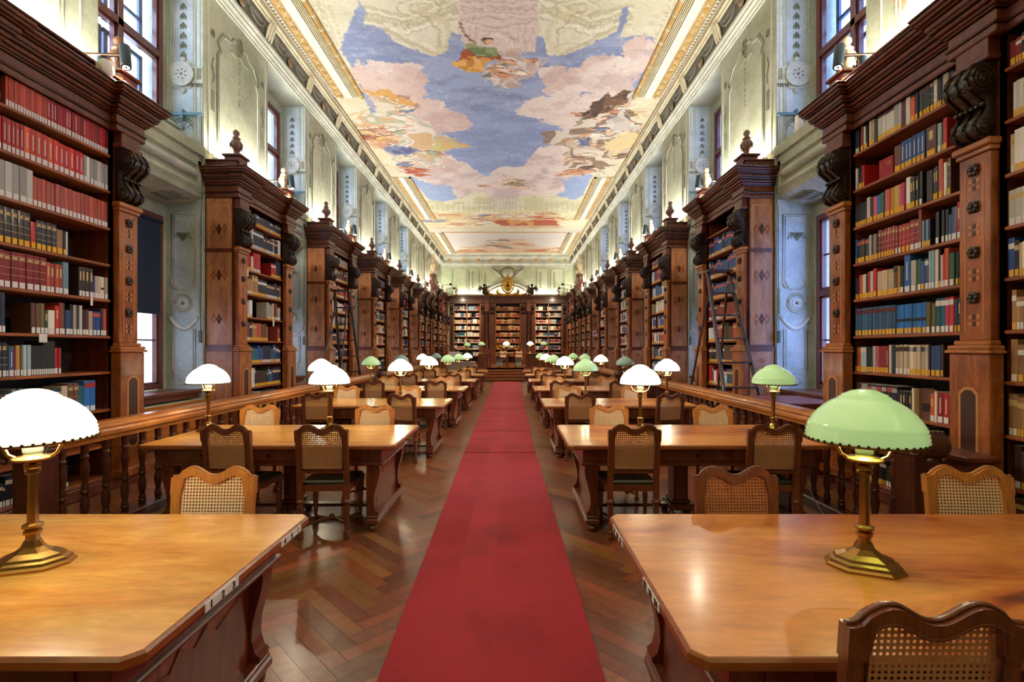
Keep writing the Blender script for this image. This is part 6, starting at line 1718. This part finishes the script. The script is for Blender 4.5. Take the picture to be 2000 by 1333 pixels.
# grey service counter with monitors on the left
root = thing('service_counter', 'grey service counter at the far end of the left tables', 'counter', (-2.2, 21.3, 0))
m = MB(); m.bbox(-.65, .55, 0, .7, 0, 1.02, .01, 0); m.build('body', [plain('counter_grey', (150, 132, 124), .6)], root)
m = MB(); m.bbox(-.68, .58, -.03, .73, 1.02, 1.06, .008); m.build('counter_top', [plain('counter_top_grey', (170, 156, 146), .5)], root)
for x, c_, nm in ((-.35, WHITE, 'white monitor seen from behind on the grey service counter'), (.25, BLACK, 'black monitor on the grey service counter')):
    rt = thing('monitor', nm, 'monitor', (-2.2+x, 21.6, 1.06))
    q = MB(); q.bbox(-.24, .24, -.02, .02, .12, .44, .006); q.build('screen_case', [c_], rt)
    q = MB(); q.box(-.03, .03, -.015, .03, .01, .14); q.bbox(-.12, .12, -.08, .08, 0, .012, .004); q.build('stand', [c_], rt)
# curved stair rail at the left of the chancel
root = thing('stair_railing', 'curved dark stair railing descending at the left of the chancel', 'railing', (-4.1, 25.6, 0))
m = MB(); pts = [(0, 0, 1.95), (.3, .5, 1.9), (.7, .9, 1.78), (1.05, 1.2, 1.6), (1.25, 1.3, 1.38)]
m.tube(pts, .04, 8); m.build('handrail', [W_DARK], root)
m = MB()
for i in range(14):
    t = i/13*(len(pts)-1); k = min(int(t), len(pts)-2); f_ = t-k
    p = [pts[k][j]*(1-f_)+pts[k+1][j]*f_ for j in range(3)]
    m.tube([(p[0], p[1], .54), (p[0], p[1], p[2])], .012, 6)
m.build('balusters', [W_DARK], root, kind='stuff')
# red pictogram plate on the sixth right bookcase
root = thing('sign_plate', 'small white sign with a red mark on the sixth right bookcase flank', 'sign', (XFR+.2, 24.36, 2.25))
m = MB(); m.box(-.14, .14, -.012, 0, 0, .26, 0); m.build('plate', [PAPER], root)
m = MB(); m.box(-.09, -.02, -.014, -.012, .05, .2, 0); m.box(.02, .09, -.014, -.012, .12, .2, 0); m.box(-.09, .09, -.014, -.012, .17, .21, 0); m.build('mark', [bmat('red', 2)], root)

# painted arch and gilded coat of arms above the centre bookcase
mb = MB(); y = YEND+.0
for r, t, mt in ((1.75,.07,0),(1.6,.04,1),(1.48,.03,0)):
    mb.tube([(-.3+r*math.cos(k*PI/20), y, 5.15+r*.72*math.sin(k*PI/20)) for k in range(21)], t, 8, mt)
for sx in (-1, 1):
    for q in range(5):
        mb.tube([(-.3+sx*(.2+.1*q), y, 6.75+.05*q), (-.3+sx*(.5+.12*q), y, 6.9+.1*q), (-.3+sx*(.75+.1*q), y, 7.25+.08*q), (-.3+sx*(.6+.05*q), y, 7.35+.05*q)], .045, 7, 0)
mb.ball((-.3, y, 7.1), .42, 0, 14, 8, sy=.25, sz=.8)
mb.tube([(-.3+.55*math.cos(k*PI/10), y-.01, 7.1+.42*math.sin(k*PI/10)) for k in range(20)], .05, 7, 1, True)
for x in (-4.4, -3.2, -2.3, 1.7, 2.7, 3.8):
    mb.tube([(x, y, 5.3), (x, y, 7.45)], .03, 6, 0)
    if x not in (-4.4, 3.8): 
        for q in range(7): mb.ball((x+.35, y, 7.1-.17*q), .05, 1, 6, 4, sy=.4)
for x0, x1 in ((-4.3,-3.3),(-3.1,-2.4),(1.8,2.6),(2.8,3.7)): mb.tube([(x0,y,5.5),(x0,y,7.3),(x0+.15,y,7.42),(x1-.15,y,7.42),(x1,y,7.3),(x1,y,5.5)], .018, 6, 0)
trim(mb, [P_REL, P_BROWN])
root = thing('coat_of_arms', 'gilded coat of arms cartouche over the centre bookcase', 'coat of arms', (-.3, YEND-.62, 5.42))
m = MB(); m.ball((0, 0, .72), .33, 0, 18, 10, sy=.25, sz=1.3)
m.tube([(.42*math.cos(k*PI/10), -.04, .72+.52*math.sin(k*PI/10)) for k in range(20)], .06, 7, 0, True); m.build('shield', [GOLD], root)
m = MB(); m.tube([(0,-.11,.45),(0,-.12,1.0)], .035, 6); m.tube([(-.14,-.11,.62),(0,-.12,.85),(.14,-.11,.62)], .035, 6); m.ball((0,-.1,.72), .1, 0, 8, 6); m.build('emblem', [BRASSD], root)
m = MB()
for sx in (-1, 1):
    m.tube([(0,-.05,.1),(sx*.3,-.05,.02),(sx*.6,-.05,.1),(sx*.8,-.05,.3),(sx*.7,-.05,.42)], .11, 7)
    m.tube([(sx*.5,-.05,.1),(sx*.9,-.05,.02),(sx*1.3,-.05,.1),(sx*1.42,-.05,.28),(sx*1.3,-.05,.36)], .09, 7)
    m.tube([(sx*.4,-.04,.9),(sx*.3,-.04,1.15),(sx*.1,-.04,1.3)], .05, 7)
m.ball((0,-.05,1.36), .12, 0, 10, 6, sz=1.2); m.build('scrollwork', [GOLD], root)
def putto(x, sx, lab):
    r_ = thing('seated_figure', lab, 'sculpture', (x, YEND-.6, 5.43), 0, 'dark carved figures beside the coat of arms')
    m = MB()
    m.tube([(0,0,.12),(0,.02,.3),(0,.0,.5),(0,-.02,.6)], .12, 9, rs=[.15,.15,.17,.07])
    m.ball((0,-.03,.72), .1, 0, 12, 8, sz=1.15)
    m.tube([(0,0,.15),(-sx*.22,-.16,.2),(-sx*.26,-.2,.02)], .07, 8, rs=[.1,.075,.04]); m.tube([(.05,0,.15),(-sx*.1,-.2,.22),(-sx*.12,-.24,.02)], .07, 8, rs=[.1,.075,.04])
    m.tube([(sx*.12,0,.52),(sx*.28,-.05,.4),(sx*.3,-.1,.2)], .045, 7, rs=[.06,.045,.03]); m.tube([(-sx*.12,0,.52),(-sx*.3,-.05,.62),(-sx*.42,-.05,.7)], .045, 7, rs=[.06,.045,.03])
    m.build('body', [BRONZE], r_)
    m = MB()
    for q in range(4): m.tube([(sx*.08,.1,.5),(sx*(.3+.04*q),.15,.7-.09*q),(sx*(.42+.03*q),.15,.55-.12*q)], .03, 6, rs=[.04,.04,.012])
    m.build('wing', [BRONZE], r_)
putto(-1.98, -1, 'dark carved winged figure seated left of the gilded coat of arms')
putto(1.42, 1, 'dark carved winged figure seated right of the gilded coat of arms')
# urns and pediments
def urn(x, y, z, sc_, lab, mat):
    r_ = thing('urn', lab, 'urn', (x, y, z), 0, 'carved urns on top of the chancel cases')
    m = MB(); m.bbox(-.14*sc_, .14*sc_, -.14*sc_, .14*sc_, 0, .12*sc_, .01); m.build('base', [W_CASE], r_)
    m = MB(); m.lathe([(r*sc_, h*sc_) for r, h in ((.06,.12),(.1,.15),(.04,.2),(.05,.24),(.13,.34),(.17,.48),(.16,.58),(.09,.66),(.07,.7),(.12,.74),(.08,.8),(.04,.86),(.07,.92),(.05,1.0),(.01,1.06))], (0,0,0), 14)
    for k in range(8): m.tube([(.12*sc_*math.cos(k*PI/4),.12*sc_*math.sin(k*PI/4),.3*sc_),(.175*sc_*math.cos(k*PI/4),.175*sc_*math.sin(k*PI/4),.5*sc_),(.09*sc_*math.cos(k*PI/4),.09*sc_*math.sin(k*PI/4),.66*sc_)], .02*sc_, 5)
    m.build('vase', [mat], r_)
ZT = 4.85+.47+.17
def pediment(side, y, lab):
    s, XF, uw, uo = SIDES[side]
    r_ = thing('pediment', lab, 'pediment', (XF+s*.12, y, ZT), 0, 'curved broken pediments on the chancel cases')
    m = MB(); m.bbox(-.16, .2, -.68, .68, 0, .08, .01)
    for sy in (-1, 1):
        P_ = [(sy*.72,.08),(sy*.2,.08),(sy*.2,.55),(sy*.3,.62),(sy*.38,.55),(sy*.45,.35),(sy*.6,.2)]
        m.prism([(a, b_) for a, b_ in P_], 'X', -.13, .16)
    m.bbox(-.12, .16, -.2, .2, .08, .5, .01); m.build('scrolls', [W_CASE], r_)
    urn(XF+s*.14, y, ZT+.505, 1.35, 'large carved urn on the %s chancel pediment' % wn_[side], FINM)
pediment('L', 29.87, 'curved walnut pediment on the left chancel case'); pediment('R', 29.87, 'curved walnut pediment on the right chancel case')
for side in 'LR':
    s, XF, uw, uo = SIDES[side]
ZEt = ZE+.52
for x, nm in ((-4.0,'far left'), (-1.85,'left of centre'), (1.2,'right of centre'), (3.35,'far right')):
    urn(x, YEND-.35, ZEt, .8, 'small carved urn on the end wall cases, %s' % nm, FINM if abs(x) > 3 else FIND)
# gilded scroll ornament on the dado of the centre case
r_ = thing('scroll_ornament', 'gilded scroll ornament on the dado below the centre bookcase', 'ornament', (-.3, YEND-.55, 1.75))
m = MB()
for sx in (-1, 1):
    m.tube([(0,0,0),(sx*.3,0,-.12),(sx*.65,0,.05),(sx*.9,0,.28),(sx*1.0,0,.12),(sx*.85,0,.02)], .045, 7)
    m.tube([(sx*.4,0,-.08),(sx*.55,0,.22),(sx*.35,0,.3)], .035, 6); m.tube([(sx*1.0,0,.1),(sx*.95,0,-.2),(sx*.75,0,-.15)], .035, 6)
m.build('scrolls', [BRASSD], r_)
# cable on the floor by the right balustrade
m = MB(); m.tube([(2.74, 4.9, .74), (2.86, 4.86, .5), (2.88, 4.7, .2), (2.9, 4.5, .012), (2.8, 4.2, .01), (2.86, 3.95, .01)], .006, 5)
o = m.build('cable', [plain('cable_grey', (180, 180, 176), .5)]); tag(o, 'thin pale cable hanging from the second right table to the floor', 'cable')
# small red cabinet beyond the right balustrade
m = MB(); m.bbox(3.55, 4.3, 6.3, 7.4, 0, .92, .01); o = m.build('low_cabinet', [W_WAIN]); tag(o, 'low red-brown cabinet under the window after the nearest right bookcase', 'cabinet')
# corner base block in front of the near right bookcase pier
m = MB(); m.bbox(3.62, 3.83, 3.9, 4.35, 0, .72, .008); m.bbox(3.56, 3.835, 3.84, 4.4, .72, .77, .012)
o = m.build('pedestal_block', [W_CASE]); tag(o, 'panelled block with moulded top before the nearest right bookcase pilaster', 'pedestal')

# ambient light of the rest of the hall: unseen fill strips added behind the camera
area_light('rear_fill_light', (XWL+.3, -1.5, 4.9), (0, R(180), 0), .1, 4.5, UPL*2, (1, .93, .76))
area_light('rear_fill_light', (XWR-.3, -1.5, 4.9), (0, R(180), 0), .1, 4.5, UPL*2, (1, .93, .76))

# spot lamps along the chancel cases, lighting the end wall shelves
for x, y, nm, tx in ((-3.9, 31.2, 'left of the chancel, nearer', -3.2), (-3.9, 33.2, 'left of the chancel, farther', -1.2), (3.2, 31.2, 'right of the chancel, nearer', 2.6), (3.2, 33.2, 'right of the chancel, farther', .4)):
    s = -1 if x < 0 else 1
    r_ = thing('spot_lamp', 'small black spot lamp over the cases, '+nm, 'lamp', (x, y, 5.75), 0, 'small spot lamps of the chancel')
    m = MB(); m.tube([(0,0,0),(s*.6,0,-.1),(s*.6,0,-.26)], .015, 6); m.build('arm', [BLACK], r_)
    m = MB(); m.lathe([(.05,.06),(.07,.04),(.07,-.12),(.05,-.12)], (0,0,-.02), 12); h = m.build('lamp_head', [BLACK], r_)
    m = MB(); m.lathe([(.001,-.145),(.055,-.145)], (0,0,0), 12, cap=False); m.build('lens', [SPOTG], h)
    spot_light('spot_beam', (x, y, 5.55), (tx, YEND-.4, 1.9), 300, (1, .84, .6), 1.5, .8, .06)

# painted drapery on the near upper walls
def wall_paint(side, pts, mat):
    s, XF, uw, uo = SIDES[side]
    XW = XF+s*(uw-.003); m = MB()
    m.add([(XW, y, z) for y, z in pts]+[(XW+s*.004, y, z) for y, z in pts], [tuple(range(len(pts)))]+[(i,(i+1)%len(pts),len(pts)+(i+1)%len(pts),len(pts)+i) for i in range(len(pts))])
    trim(m, [mat])
wall_paint('R', [(5.85,5.9),(5.75,7.4),(5.0,7.45),(4.9,6.6),(5.25,5.75),(5.5,5.4)], plaster('painted_orange', (206, 132, 92), (230, 178, 140), 5))
wall_paint('R', [(5.25,5.7),(4.9,6.55),(4.95,7.45),(4.1,7.4),(4.0,6.2),(4.7,5.6)], plaster('painted_pink_grey', (200, 186, 180), (226, 216, 206), 4))
wall_paint('L', [(5.3,6.2),(5.35,7.4),(4.6,7.45),(4.4,6.4),(4.9,5.9)], plaster('painted_orange', (206, 132, 92), (230, 178, 140), 5))
